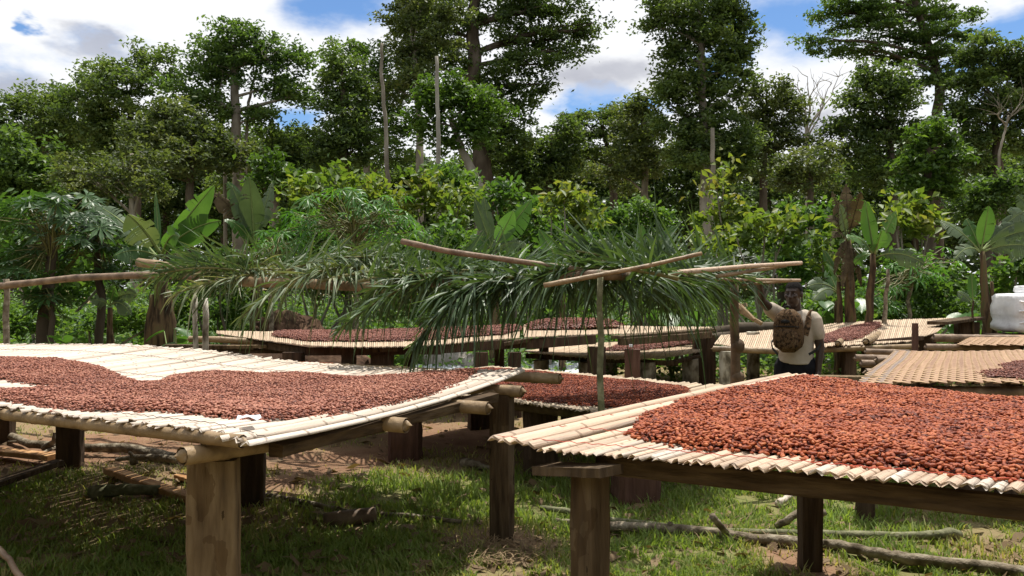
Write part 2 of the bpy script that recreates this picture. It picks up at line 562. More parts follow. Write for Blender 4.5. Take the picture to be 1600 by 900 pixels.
M['paper'] = mat('white_scrap', [(.7, .72, .78), (.8, .8, .85)], 'noise', 6, rough=.6)


# ------------------------------------------------------------------ the ground
DIRT = [(200, 705, .75), (120, 690, .6), (60, 700, .5), (850, 858, .45), (480, 735, .55), (560, 722, .4), (1430, 785, .55), (430, 762, .35), (1250, 885, .35), (1130, 770, .25), (1060, 800, .22), (750, 840, .35), (700, 690, .9), (1000, 880, .18), (1200, 860, .25), (1530, 860, .4), (300, 690, .6)]
LUSH = [(920, 770, .6), (1020, 760, .6), (1160, 800, .6), (1040, 870, .5), (1300, 790, .5), (1400, 870, .4), (700, 790, .4), (650, 765, .6), (560, 755, .4), (850, 775, .5), (1000, 850, .35), (1100, 785, .5), (880, 800, .4), (60, 760, .5), (600, 860, .5), (960, 790, .4), (1350, 750, .7), (1450, 720, .8), (1100, 880, .3), (1500, 820, .35), (780, 880, .35), (1230, 780, .4), (420, 740, .25)]


def veg_amount(x, y):
    v = fnoise(x, y, 1.1, 5) * .9 + fnoise(x, y, 4.5, 9) * .35 - .03
    for px, py, r in DIRT:
        c = G(px, py)
        v = v - .5 * np.exp(-((x - c.x) ** 2 + ((y - c.y) * .8) ** 2) / (r * r))
    for px, py, r in LUSH:
        c = G(px, py)
        v = v + .46 * np.exp(-((x - c.x) ** 2 + ((y - c.y) * .8) ** 2) / (r * r))
    return np.clip(v, 0, 1)


def ground_z(x, y):
    near = np.exp(-(np.maximum(0, np.hypot(x, y - 9) - 14) / 6) ** 2)
    return (fnoise(x, y, .8, 21) - .5) * .07 * near + (vnoise(x, y, 5, 31) - .5) * .022 * near


def make_ground():
    xs = np.concatenate([[-1500, -600, -250, -120, -60, -30, -18], np.arange(-11, 11.01, .11), [18, 30, 60, 120, 250, 600, 1500]])
    ys = np.concatenate([[-600, -200, -60, -20, -6, 0, 2], np.arange(3.4, 17, .11), np.arange(17, 26, .6), [30, 40, 60, 100, 200, 500, 1500]])
    X, Y = np.meshgrid(xs, ys)
    x, y = X.ravel(), Y.ravel()
    V = np.stack([x, y, ground_z(x, y)], 1)
    nx, ny = len(xs), len(ys)
    i = (np.arange(ny - 1)[:, None] * nx + np.arange(nx - 1)[None]).ravel()
    Fa = np.stack([i, i + 1, i + nx + 1, i + nx], 1)
    m = mat('soil_and_turf', [(.155, .083, .05), (.23, .14, .086), (.22, .165, .092), (.185, .17, .072), (.145, .165, .055)], 'attr', 7, (1, 1, 1), .95, .9, 35, .1, mixn=.3, sharp=1.2)
    o = np_mesh('ground', V, Fa, m, smooth=True, rnd=veg_amount(x, y))
    tag(o, 'reddish dirt yard with patches of short grass', None, None, 'structure')


make_ground()


def make_grass():
    n = 255000
    d = 4.0 / (1 - RNG.random(n) * (1 - 4.0 / 15.5))            # more blades near the camera
    x = (RNG.random(n) * 1.25 - .625) * 1.5 * d
    v = veg_amount(x, d)
    keep = (RNG.random(n) < np.clip((v - .14) * 1.1, .02, .9)) & (fnoise(x, d, 6, 77) > .36)
    x, d, v = x[keep], d[keep], v[keep]
    n = len(x)
    z = ground_z(x, d)
    h = (.014 + .036 * RNG.random(n) ** 1.6 + .055 * v * RNG.random(n) ** 4) * (1 + .4 * (vnoise(x, d, 2.5, 3) > .6))
    w = .0022 + .0026 * RNG.random(n) + .0004 * d * .8
    a = RNG.random(n) * 2 * np.pi
    b = a + np.pi / 2 + RNG.normal(0, .5, n)
    lean = h * (.25 + .9 * RNG.random(n))
    sx, sy = np.cos(a) * w, np.sin(a) * w
    bx, by = np.cos(b) * lean, np.sin(b) * lean
    p0 = np.stack([x, d, z - .004], 1)
    mid = p0 + np.stack([bx * .35, by * .35, h * .62], 1)
    tip = p0 + np.stack([bx, by, h], 1)
    s = np.stack([sx, sy, 0 * sx], 1)
    V = np.stack([p0 - s, p0 + s, mid + s * .75, mid - s * .75, tip], 1).reshape(-1, 3)
    o = np.arange(n)[:, None] * 5
    Fa = np.concatenate([o + [0, 1, 2], o + [0, 2, 3], o + [3, 2, 4]], 0)
    dry = np.clip(v * .95 + RNG.normal(0, .26, n), 0, 1)
    g = np_mesh('grass', V, Fa, M['grass'], rnd=np.repeat(dry, 5))
    tag(g, 'short patchy green grass growing on the dirt under the drying tables', None, None, 'stuff')


make_grass()


# ------------------------------------------------------------------ drying tables
class Surf:
    """a drying bed: a runs along the bed across its canes, b runs along the canes"""

    def __init__(self, o, ua, vb, zf):
        self.o = np.array(o, float)
        self.ua = np.array(ua, float) / np.hypot(*ua)
        self.vb = np.array(vb, float) / np.hypot(*vb)
        self.zf = zf
        self.inv = np.linalg.inv(np.array([self.ua, self.vb]).T)

    def xy(self, a, b):
        return self.o[0] + self.ua[0] * a + self.vb[0] * b, self.o[1] + self.ua[1] * a + self.vb[1] * b

    def pt(self, a, b, dz=0.0):
        x, y = self.xy(a, b)
        return Vector((x, y, float(self.zf(a, b)) + dz))

    def ab(self, px, py, z):
        g = G(px, py, z)
        r = self.inv @ (np.array([g.x, g.y]) - self.o)
        return float(r[0]), float(r[1])


def slat_mesh(w, h, L, nseg, sag, rag=0.0, seed=0):
    """one half cane: along Y from 0 to 1 (scaled to L in the object), arched across X"""
    rr = random.Random(seed)
    prof = [(-.5, 0), (-.36, .62), (0, 1), (.36, .62), (.5, 0), (.40, -.12), (0, .62), (-.40, -.12)]
    secs = []
    wob = [rr.uniform(-.06, .06) for _ in range(nseg + 1)]
    for i in range(nseg + 1):
        q = i / nseg
        e = 0
        k = 1 + wob[i]
        zz = -sag * 4 * q * (1 - q)
        secs.append([Vector((x * w * k, q + (rr.uniform(-rag, rag) if i in (0, nseg) else 0) / L, y * h + zz)) for x, y in prof])
    mb = MB().loft(secs)
    me = bpy.data.meshes.new('slat')
    me.from_pydata(mb.v, [], mb.f)
    me.polygons.foreach_set('use_smooth', [len(f) == 4 for f in mb.f])
    me.update()
    return me


def lay_slats(root, sf, a_list, b0, b1, mats, sag=0.0, endj=.05, nseg=6, lift=0.0):
    """a_list: (centre a, width). Each cane is a part of its own."""
    cache = {}
    for a, w, mname in a_list:
        p0, p1 = sf.pt(a, b0), sf.pt(a, b1)
        L = (p1 - p0).length
        key = (round(w, 3), mname, random.randrange(4))
        if key not in cache:
            me = slat_mesh(w * 1.04, min(.4 * w, .014 + .1 * w), L, nseg, sag, .012, len(cache))
            me.materials.append(M[mname])
            cache[key] = me
        y = (p1 - p0).normalized()
        x = y.cross(Vector((0, 0, 1))).normalized()
        z = x.cross(y)
        e0, e1 = random.uniform(-endj * .5, endj * .3), random.uniform(-endj * .4, endj)
        R = Matrix((x, y, z)).transposed().to_4x4()
        R = R @ Matrix.Rotation(random.uniform(-.003, .003), 4, 'Z') @ Matrix.Rotation(random.uniform(-.12, .12), 4, 'Y')
        Mx = Matrix.Translation(p0 + y * e0 + Vector((0, 0, random.uniform(0, .007) + lift))) @ R @ Matrix.Diagonal((1, L + e1 - e0, 1, 1))
        place('slat', cache[key], root, Mx)


def joined_slats(root, sf, a0, a1, b0, b1, w, mname, sag=0.0, endj=.05, nseg=4, thick=.012):
    """canes too thin in the view to pick apart: one part"""
    V, Fq, rn = [], [], []
    a = a0
    k = 0
    while a < a1:
        ww = w * random.uniform(.8, 1.2)
        e0, e1 = b0 + random.uniform(-endj, endj * .3), b1 + random.uniform(-endj * .3, endj)
        lift = random.uniform(0, .008)
        base = len(V)
        for i in range(nseg + 1):
            q = i / nseg
            b = e0 + (e1 - e0) * q
            for da, dz in ((-.48, -.25), (-.2, .45), (.2, .45), (.48, -.25), (0, -.7)):
                x, y = sf.xy(a + ww * (.5 + da), b)
                V.append((x, y, float(sf.zf(a, b)) - sag * 4 * q * (1 - q) + lift + dz * thick))
        for i in range(nseg):
            for j in range(5):
                j2 = (j + 1) % 5
                Fq.append((base + i * 5 + j, base + i * 5 + j2, base + i * 5 + 5 + j2, base + i * 5 + 5 + j))
        for s0 in (base, base + nseg * 5):
            Fq.append((s0, s0 + 1, s0 + 2, s0 + 3)); Fq.append((s0, s0 + 3, s0 + 4, s0 + 4))
        rn += [random.random()] * ((nseg + 1) * 5)
        a += ww
        k += 1
    Fq = [f for f in Fq if len(set(f)) == 4]
    o = np_mesh('slats', V, Fq, M[mname], root, rnd=rn)
    o['kind'] = 'stuff'
    return o


def bean_template(kind):
    if kind == 'fine':
        rings, n = [(-.72, .62), (-.1, 1.0), (.6, .74)], 6
    elif kind == 'mid':
        rings, n = [(-.5, .85), (.5, .85)], 5
    else:
        rings, n = [(0.05, 1.0)], 4
    V = [(-1, 0, 0)]
    for x, r in rings:
        for j in range(n):
            t = 2 * math.pi * j / n
            V.append((x, .56 * r * math.cos(t), .42 * r * math.sin(t)))
    V.append((1, 0, 0))
    Fa = []
    for j in range(n):
        k = (j + 1) % n
        Fa.append((0, 1 + k, 1 + j))
        for i in range(len(rings) - 1):
            a, b = 1 + i * n, 1 + (i + 1) * n
            Fa.append((a + j, a + k, b + k)); Fa.append((a + j, b + k, b + j))
        last = 1 + (len(rings) - 1) * n
        Fa.append((last + j, last + k, len(V) - 1))
    return np.array(V), np.array(Fa)


def rot_mats(rx, ry, rz):
    cx, sx, cy, sy, cz, sz = np.cos(rx), np.sin(rx), np.cos(ry), np.sin(ry), np.cos(rz), np.sin(rz)
    R = np.empty((len(rx), 3, 3))
    R[:, 0, 0] = cz * cy; R[:, 0, 1] = cz * sy * sx - sz * cx; R[:, 0, 2] = cz * sy * cx + sz * sx
    R[:, 1, 0] = sz * cy; R[:, 1, 1] = sz * sy * sx + cz * cx; R[:, 1, 2] = sz * sy * cx - cz * sx
    R[:, 2, 0] = -sy; R[:, 2, 1] = cy * sx; R[:, 2, 2] = cy * cx
    return R


def bean_geo(pts, tmpl, half, rnd):
    T, Fa = tmpl
    n = len(pts)
    R = rot_mats(RNG.normal(0, .5, n), RNG.normal(0, .33, n), RNG.random(n) * 6.283)
    sc = half * RNG.normal(1, .17, n).clip(.62, 1.45)
    sh = RNG.normal(1, .12, (n, 3))
    V = np.einsum('nij,nkj->nki', R, T[None] * sh[:, None, :] * sc[:, None, None]) + pts[:, None, :]
    idx = (np.arange(n) * len(T))[:, None, None] + Fa[None]
    return V.reshape(-1, 3), idx.reshape(-1, 3), np.repeat(rnd, len(T))


def spread_beans(name, label, sf, poly, holes=(), h=.045, ramp=.2, spacing=.0145, half=.0115, m='bean_red', sag=None, split=((0, 'fine'),), base_rnd=.5, ragged=.05, lumps=.018, singles=0, single_label=None, single_group=None, surface=None):
    xs = [p[0] for p in poly]; ys = [p[1] for p in poly]
    A, B = np.meshgrid(np.arange(min(xs) - .1, max(xs) + .1, spacing), np.arange(min(ys) - .1, max(ys) + .1, spacing))
    A = A.ravel() + RNG.uniform(-.5, .5, A.size) * spacing
    B = B.ravel() + RNG.uniform(-.5, .5, B.size) * spacing

    def signed(a, b):
        a2 = a + (fnoise(a, b, 4, 41) - .5) * ragged * 2
        b2 = b + (fnoise(a, b, 4, 51) - .5) * ragged * 2
        e = np.where(in_poly(a2, b2, poly), 1, -1) * edge_dist(a2, b2, poly)
        for hp in holes:
            e = np.minimum(e, np.where(in_poly(a2, b2, hp), -1, 1) * edge_dist(a2, b2, hp))
        return e

    def height(a, b, e):
        q = np.clip(e / ramp, 0, 1)
        return h * q * (2 - q) * (.72 + .56 * fnoise(a, b, 1.6, 61)) + q * lumps * (fnoise(a, b, 5.5, 71) - .5) * 2

    def zbed(a, b):
        return np.vectorize(sf.zf)(a, b) - (0 if sag is None else sag(b)) + .012

    e = signed(A, B)
    keep = (e > 0) | ((e > -.07) & (RNG.random(A.size) < .10 * np.exp(e / .03)))
    A, B, e = A[keep], B[keep], e[keep]
    keep = RNG.random(A.size) < np.clip(.55 + e / .05, .25, 1)
    A, B, e = A[keep], B[keep], e[keep]
    x, y = sf.xy(A, B)
    z = zbed(A, B) + height(A, B, e) + RNG.random(A.size) * .009 * (e > .02) + .001
    pts = np.stack([x, y, z], 1)
    tone = np.clip(base_rnd + RNG.normal(0, .25, A.size) + (fnoise(A, B, 2.2, 81) - .5) * .5, 0, 1)
    dist = np.hypot(x, y)
    if singles:
        px = 800 + F * x / y; py = 450 + F * (CAM_Z - z) / y
        vis = (px > 4) & (px < 1596) & (py < 890)
        front = np.where(vis, dist + RNG.random(A.size) * .25, 1e9)
        near = np.argsort(front)[:singles]
        mask = np.ones(A.size, bool); mask[near] = False
        T, Fa = bean_template('fine')
        variants = []
        for k in range(10):
            me = bpy.data.meshes.new('cocoa_bean')
            me.from_pydata((T * half * np.array([1, random.uniform(.9, 1.15), random.uniform(.9, 1.15)])).tolist(), [], Fa.tolist())
            me.polygons.foreach_set('use_smooth', [True] * len(Fa))
            at = me.attributes.new('rnd', 'FLOAT', 'POINT')
            at.data.foreach_set('value', [(k + .5) / 10] * len(T))
            me.materials.append(M[m]); me.update()
            variants.append(me)
        for i in near:
            k = min(9, int(tone[i] * 10))
            Mx = Matrix.Translation(pts[i]) @ Matrix.Rotation(random.uniform(0, 6.28), 4, 'Z') @ Matrix.Rotation(random.gauss(0, .3), 4, 'Y') @ Matrix.Rotation(random.gauss(0, .5), 4, 'X')
            o = place('cocoa_bean', variants[k], None, Mx)
            tag(o, single_label, 'cocoa bean', single_group)
        pts, tone, dist = pts[mask], tone[mask], dist[mask]
    Vs, Fs, Rs, off = [], [], [], 0
    lim = [s[0] for s in split] + [1e9]
    for i, (d0, kind) in enumerate(split):
        sel = (dist >= d0) & (dist < lim[i + 1])
        if sel.any():
            v, f, r = bean_geo(pts[sel], bean_template(kind), half, tone[sel])
            Vs.append(v); Fs.append(f + off); Rs.append(r); off += len(v)
    st = .04
    ga, gb = np.arange(min(xs) - .1, max(xs) + .1, st), np.arange(min(ys) - .1, max(ys) + .1, st)
    GA, GB = np.meshgrid(ga, gb)
    ge = signed(GA.ravel(), GB.ravel())
    gx, gy = sf.xy(GA.ravel(), GB.ravel())
    gz = zbed(GA.ravel(), GB.ravel()) + height(GA.ravel(), GB.ravel(), ge) - .004
    nx = len(ga)
    i = (np.arange(len(gb) - 1)[:, None] * nx + np.arange(nx - 1)[None]).ravel()
    q = np.stack([i, i + 1, i + nx + 1, i + nx], 1)
    q = q[(ge[q] > .012).all(1)]
    t = np.concatenate([q[:, [0, 1, 2]], q[:, [0, 2, 3]]], 0)
    Vs.append(np.stack([gx, gy, gz], 1)); Fs.append(t + off); Rs.append(np.full(len(gx), .1))
    o = np_mesh(name, np.concatenate(Vs), np.concatenate(Fs), M[m], None, True, np.concatenate(Rs))
    tag(o, label, 'cocoa beans', None, 'stuff')
    return o


def leg(root, p, w, dpt, z0, z1, ang=0.0, mname='timber', label=None, name='leg', jit=.05, lean=(0, 0)):
    """a squared timber leg standing at p"""
    s = Vector((math.cos(ang), math.sin(ang), 0))
    o = MB().timber((p[0], p[1], z0 - .06), (p[0] + lean[0], p[1] + lean[1], z1), w, dpt, s, 11, jit, .1).build(name, M[mname], root)
    if label:
        o['label'] = label
    return o


def stump(root, p, r, z0, z1, mname='log_pale', label=None):
    o = MB().tube([(p[0], p[1], z0 - .05), (p[0] + .01, p[1], (z0 + z1) / 2), (p[0], p[1] - .01, z1)], [r * 1.05, r * .97, r], 14, True, .035).build('log_leg', M[mname], root)
    if label:
        o['label'] = label
    return o


def pole(root, p0, p1, r, bow=0.0, mname='bamboo', name='bamboo_pole', hollow=True, node=.38):
    return MB().bamboo(p0, p1, r, bow, node, 10, hollow).build(name, M[mname], root, True)


def beam(root, p0, p1, w, h, mname='timber', name='beam', nseg=8, jit=.05):
    return MB().timber(p0, p1, w, h, None, nseg, jit, .1).build(name, M[mname], root)


# ---- the left table
LU, LV = (-.885, .465), (.413, .911)
LW = 2.54


def zl(a, b):
    q = b / LW
    zf = np.interp(a, [-.5, 0, .12, .3, 7], [.955, .963, .985, 1.0, 1.003])
    zb = np.interp(a, [-.5, 0, .5, 1, 2, 3, 4, 5, 6, 7], [1.0, 1.0, .975, .958, .965, 1.02, 1.035, 1.005, .97, .96])
    return float(zf * (1 - q) + zb * q)


L_ = Surf((-.964, 2.94), LU, LV, zl)
tl = thing('drying_table', 'long cane drying table with a bare sunlit back edge and a pale corner leg', 'drying table', (-1.05, 3.19, 0), 'cane drying tables')
al, a = [], 0.0
while a < 7.0:
    w = random.choice([.026, .030, .034, .030])
    if a < .14:
        w = .046
    al.append((a + w * .5, w, 'slat_pale')); a += w * 1.0
lay_slats(tl, L_, al, 0, LW, None, .04, .085, 7)
for (px, py, d) in ((635, 665, 3.76), (763, 638, 4.32), (816, 612, 4.84), (875, 592, 5.3)):
    e = P(px, py, d)
    far = e + Vector((LU[0], LU[1], 0)) * 7.1
    far.z = .92
    pole(tl, e, far, .036, -.01)
pole(tl, P(379, 690, 2.98), P(0, 648, 3.66) + Vector((LU[0] * .4, LU[1] * .4, 0)), .026, -.0)
pole(tl, P(2, 648, 3.64), P(2, 648, 3.64) + Vector((LU[0] * 5.4, LU[1] * 5.4, 0)), .028, -.01)
pole(tl, P(284, 713, 3.0), P(800, 608, 5.1), .036, -.035)
beam(tl, P(430, 703, 3.25), P(770, 620, 4.75), .08, .055, 'beam_brown', jit=.1)
leg(tl, P(334, 800, 3.2), .19, .10, 0, .865, .18, 'timber_pale', 'pale squared leg with rot holes at the table corner', jit=.045)
leg(tl, G(394, 790), .17, .14, 0, .90, .1, 'timber')
leg(tl, G(110, 729), .20, .13, 0, .92, .1, 'timber')
leg(tl, G(784, 844), .09, .14, 0, .895, 1.12, 'timber_brown', 'tall weathered brown leg at the right end', jit=.03)
leg(tl, G(8, 690), .16, .12, 0, .90, .1, 'timber')
leg(tl, L_.pt(2.6, .3)[:2], .18, .12, 0, .90, .1, 'timber')
leg(tl, L_.pt(5.6, .4)[:2], .18, .12, 0, .90, .1, 'timber')

sagl = lambda b: .04 * 4 * (b / LW) * (1 - b / LW)
polyL = [L_.ab(px, py, z) for z, px, py in ((1.0 if p[0] < 260 or p[1] < 583 else .965 if p[1] < 640 else .955, *p) for p in ((-330, 572), (0, 560), (105, 563), (160, 571), (205, 584), (229, 591), (250, 586), (265, 580), (341, 573), (420, 577), (470, 583), (531, 589), (636, 589), (662, 585), (700, 588), (745, 586), (752, 589), (700, 609), (632, 631), (574, 646), (476, 664), (400, 672), (354, 672), (262, 658), (131, 646), (0, 634), (-400, 600)))]
holeL = [L_.ab(px, py, 1.0) for px, py in ((-120, 588), (0, 592), (60, 598), (106, 603), (50, 609), (0, 612), (-140, 606))]
spread_beans('cocoa_beans', 'broad dusty pinkish brown bed of drying cocoa beans covering the left table', L_, polyL, [holeL], .03, .14, .0146, .0116, 'bean_brown', sagl, ((0, 'mid'), (4.0, 'far')), .55, .05, .010)
scrap = MB().loft([[L_.pt(.16, .16, .05 + .004 * k) + Vector((.05 * math.cos(t), .03 * math.sin(t), .01 * math.sin(3 * t + k))) * (1 - .4 * k) for t in np.arange(0, 6.2, .7)] for k in range(3)]).build('paper_scrap', M['paper'])
tag(scrap, 'crumpled white scrap lying on the canes near the left table corner', 'scrap')

# ---- the right table
RU, RV = (.913, -.41), (.644, .765)


def zr(a, b):
    b = b / 2.65
    return 1.015 - .03 * b * b * min(1, max(0, a) / .3) - .062 * max(a, 0) * b


R_ = Surf((.07, 2.63), RU, RV, zr)
RB = 2.66
tr_ = thing('drying_table', 'cane drying table heaped with orange red beans, its canes tied by red cord', 'drying table', (.5, 3.6, 0), 'cane drying tables')
al, a = [], 0.02
while a < 2.6:
    w = random.choice([.025, .028, .032]) if a < .5 else random.choice([.033, .036, .040])
    al.append((a + w * .5, w, random.choice(['slat_tan', 'slat_tan', 'slat_tan', 'slat_pale']))); a += w * 1.02
lay_slats(tr_, R_, al, 0, RB, None, .0, .03, 6)
for k in range(4):                                                   # four wide half canes along the edge
    lay_slats(tr_, R_, [(-.028 - k * .054, .056, 'slat_tan')], .01 + .02 * k, RB + .05, None, -.006 * (k % 2), .02, 8, .004)


def wavy_cord(root, sf, a0, a1, b, m, amp=.005, r=.0013, sag=0.0, slant=0.0):
    pts, a, k = [], a0, 0
    while a < a1:
        pts.append(sf.pt(a, b + slant * a + random.uniform(-.006, .006), .021 - sag + (amp if k % 2 else 0))); a += .026; k += 1
    return MB().tube(pts, r, 4, False).build('cord', M[m], root)


for b in (.08, .36, .7, 1.1, 1.5, 1.95, 2.45):
    wavy_cord(tr_, R_, -.21, 2.1, b, 'cord_red', slant=.015)
for b in (.12, .9, 1.7, 2.5, 2.93):
    wavy_cord(tl, L_, 0, 7, b * .83, 'cord_dark', r=.0016, sag=sagl(b * .83), amp=.004)
beam(tr_, R_.pt(.14, .14, -.052), R_.pt(2.5, .09, -.055), .045, .062, 'beam_brown', jit=.07)
beam(tr_, R_.pt(.1, 1.3, -.06), R_.pt(2.5, 1.3, -.06), .06, .07, 'timber')
beam(tr_, R_.pt(.1, 2.4, -.06), R_.pt(2.5, 2.4, -.06), .06, .07, 'timber')
MB().timber(P(850, 732, 2.70), P(956, 736, 2.48), .115, .028, None, 4, .08, .1).build('cap_plank', M['timber_brown'], tr_)
leg(tr_, P(921, 800, 2.62), .105, .10, 0, .945, -.85, 'timber_brown', 'stout squared leg under the near corner', jit=.045)
leg(tr_, G(1266, 893), .115, .09, 0, .90, -.1, 'timber')
leg(tr_, R_.pt(2.3, .4)[:2], .12, .10, 0, .88, -.3, 'timber')
leg(tr_, R_.pt(2.2, 2.2)[:2], .12, .10, 0, .85, -.3, 'timber')

Zr = 1.03
polyR = [R_.ab(px, py, Zr) for px, py in ((975, 676), (993, 652), (1022, 642), (1050, 631), (1100, 620), (1150, 609), (1200, 600), (1232, 593))] + [(.16, 2.56), (.55, 2.58), (1.2, 2.55), (1.95, 2.5), (2.05, .4)] + [R_.ab(px, py, 1.015) for px, py in ((1640, 766), (1600, 760), (1482, 748), (1436, 740), (1329, 738), (1269, 727), (1180, 713), (1100, 712), (1057, 703), (1000, 692))]
spread_beans('cocoa_beans', 'thick heap of glossy orange red cocoa beans on the right table', R_, polyR, [], .042, .22, .0143, .0118, 'bean_red', None, ((0, 'fine'), (3.9, 'mid')), .52, .03, .015,
             300, 'glossy red brown cocoa bean at the near rim of the orange red heap', 'single beans along the near rim of the heap')

# ---- the middle table, low, behind the two near ones
MU, MV = (-.76, .65), (.6, .8)
zm = lambda a, b: .63
M_ = Surf((1.04, 5.52), MU, MV, zm)
tm = thing('drying_table', 'low drying table of dark red beans between the near tables, on log block legs', 'drying table', (.2, 6, 0), 'cane drying tables')
al, a = [], .0
while a < 3.3:
    w = random.choice([.036, .042, .048])
    al.append((a + w * .5, w, 'slat_grey')); a += w * 1.05
lay_slats(tm, M_, al, 0, 2.02, None, .0, .08, 4)
al = []
while a < 5.4:
    w = random.choice([.036, .042, .048])
    al.append((a + w * .5, w, 'slat_grey')); a += w * 1.05
lay_slats(tm, M_, al, 0, 1.0, None, .0, .05, 4)
for b in (.15, .85):
    pole(tm, M_.pt(3.3, b, -.05), M_.pt(5.4, b, -.05), .04, 0, 'bamboo_dark')
for b in (.15, 1.0, 1.85):
    pole(tm, M_.pt(-.1, b, -.05), M_.pt(3.4, b, -.05), .04, 0, 'bamboo_dark')
for g in (G(633, 717), G(993, 784)):
    leg(tm, g, .30, .26, 0, .56, .1, 'timber_red', name='block_leg', jit=.04)
for g in (M_.pt(.3, 1.75), M_.pt(1.9, 1.75), M_.pt(3.1, 1.6), M_.pt(1.3, .3)):
    leg(tm, g[:2], .24, .2, 0, .56, .3, 'timber', name='block_leg')
polyM = [(.25, .2), (.35, 1.2), (.55, 1.62), (1.0, 1.72), (1.8, 1.76), (2.5, 1.8), (3.1, 1.75), (3.35, .95), (4.2, .93), (5.3, .9), (5.3, .15), (3.2, .12), (2.5, .10), (1.0, .10)]
spread_beans('cocoa_beans', 'dark red brown cocoa beans covering the low middle table', M_, polyM, [], .03, .14, .0155, .012, 'bean_red', None, ((0, 'far'),), .32, .05, .014)


# ---- the far tables
def far_front(pts, d):
    return [P(px, py, d) for px, py in pts]


def strip_surf(name, front, back, parent, w=.026, mname='slat_old', rag=.03, ndiv=5):
    """canes laid from a front line to a back line, following both; one part, too thin to pick apart"""
    def at(line, q):
        t = q * (len(line) - 1)
        i = min(int(t), len(line) - 2)
        return Vector(line[i]).lerp(Vector(line[i + 1]), t - i)
    Lf = sum((Vector(front[i + 1]) - Vector(front[i])).length for i in range(len(front) - 1))
    n = int(Lf / w)
    V, Fq, rn = [], [], []
    for k in range(n):
        q0, q1 = k / n, (k + 1) / n
        f0, f1, b0, b1 = at(front, q0), at(front, q1), at(back, q0), at(back, q1)
        e0, e1 = random.uniform(-rag, rag * .3), 1 + random.uniform(-rag * .3, rag)
        lift = random.uniform(0, .004)
        base = len(V)
        for i in range(ndiv + 1):
            e = e0 + (e1 - e0) * i / ndiv
            p, r = f0.lerp(b0, e), f1.lerp(b1, e)
            c = (p + r) / 2
            for v, dz in ((p, -.001), (c, .003), (r, -.001), (c, -.012)):
                V.append((v.x, v.y, v.z + dz + lift))
        for i in range(ndiv):
            for j in range(4):
                j2 = (j + 1) % 4
                Fq.append((base + i * 4 + j, base + i * 4 + j2, base + i * 4 + 4 + j2, base + i * 4 + 4 + j))
        for s0 in (base, base + ndiv * 4):
            Fq.append((s0, s0 + 1, s0 + 2, s0 + 3))
        rn += [random.random()] * ((ndiv + 1) * 4)
    o = np_mesh('slats', V, Fq, M[mname], parent, rnd=rn)
    o['kind'] = 'stuff'
    return o


def patch_beans(label, poly, zf, half=.017, spacing=.024, h=.03, ramp=.15, m='bean_far', ragged=.06, lumps=.012, tone=.5):
    sf = Surf((0, 0), (1, 0), (0, 1), zf)
    return spread_beans('cocoa_beans', label, sf, poly, [], h, ramp, spacing, half, m, None, ((0, 'far'),), tone, ragged, lumps)


# table A: long, far left
frA = [P(338, 521, 10.6), P(400, 530, 10.0), P(480, 540, 9.5), P(560, 542, 9.35), P(640, 541, 9.35), P(700, 537, 9.5), P(760, 531, 9.7), P(812, 528, 9.8)]
bkA = [P(338, 517, 11.9), P(400, 518, 11.7), P(480, 518, 11.5), P(560, 517, 11.5), P(640, 515, 11.5), P(700, 513, 11.6), P(760, 511, 11.7), P(812, 509, 11.8)]
ta = thing('drying_table', 'far drying table on thin dark legs, its right half behind the drooping fronds', 'drying table', (-1.8, 10.4, 0), 'cane drying tables')
strip_surf('slats', frA, bkA, ta)
beam(ta, P(352, 530, 10.5), P(480, 549, 9.6), .06, .09, 'timber')
beam(ta, P(480, 549, 9.6), P(690, 547, 9.5), .06, .10, 'timber')
beam(ta, P(680, 545, 9.52), P(822, 536, 9.8), .06, .11, 'timber')
for px, w in ((459, 30), (545, 22), (597, 32), (752, 22), (804, 20)):
    leg(ta, P(px, 560, 9.6)[:2], w * 9.6 / F, .14, 0, .78, random.uniform(-.2, .2), 'timber')
for px in (380, 640, 780):
    leg(ta, P(px, 560, 11.6)[:2], .14, .12, 0, .86, 0, 'timber')
MB().timber(P(578, 547, 9.45), P(622, 545, 9.45), .1, .055, (0, 1, 0), 3).build('cap_plank', M['timber_brown'], ta)
MB().timber(P(788, 538, 9.7), P(828, 531, 9.7), .1, .05, (0, 1, 0), 3).build('cap_plank', M['timber_brown'], ta)


def zA(x, y):
    q = min(max((y - 9.4) / 2.1, 0), 1)
    px = 800 + F * x / y
    f = np.interp(px, [338, 400, 480, 640, 700, 812, 900, 990, 1110], [.95, .91, .866, .868, .888, .934, .96, .945, .95])
    b = np.interp(px, [338, 480, 640, 812, 990, 1110], [.912, .924, .952, .993, 1.0, .985])
    return f * (1 - q) + b * q


patch_beans('thin strip of brownish cocoa beans on the far table under the fronds', [P(px, 0, d)[:2] for px, d in ((425, 10.5), (480, 9.95), (600, 9.8), (700, 9.95), (790, 10.2), (815, 10.8), (815, 11.5), (700, 11.3), (560, 11.2), (430, 11.2))], zA)

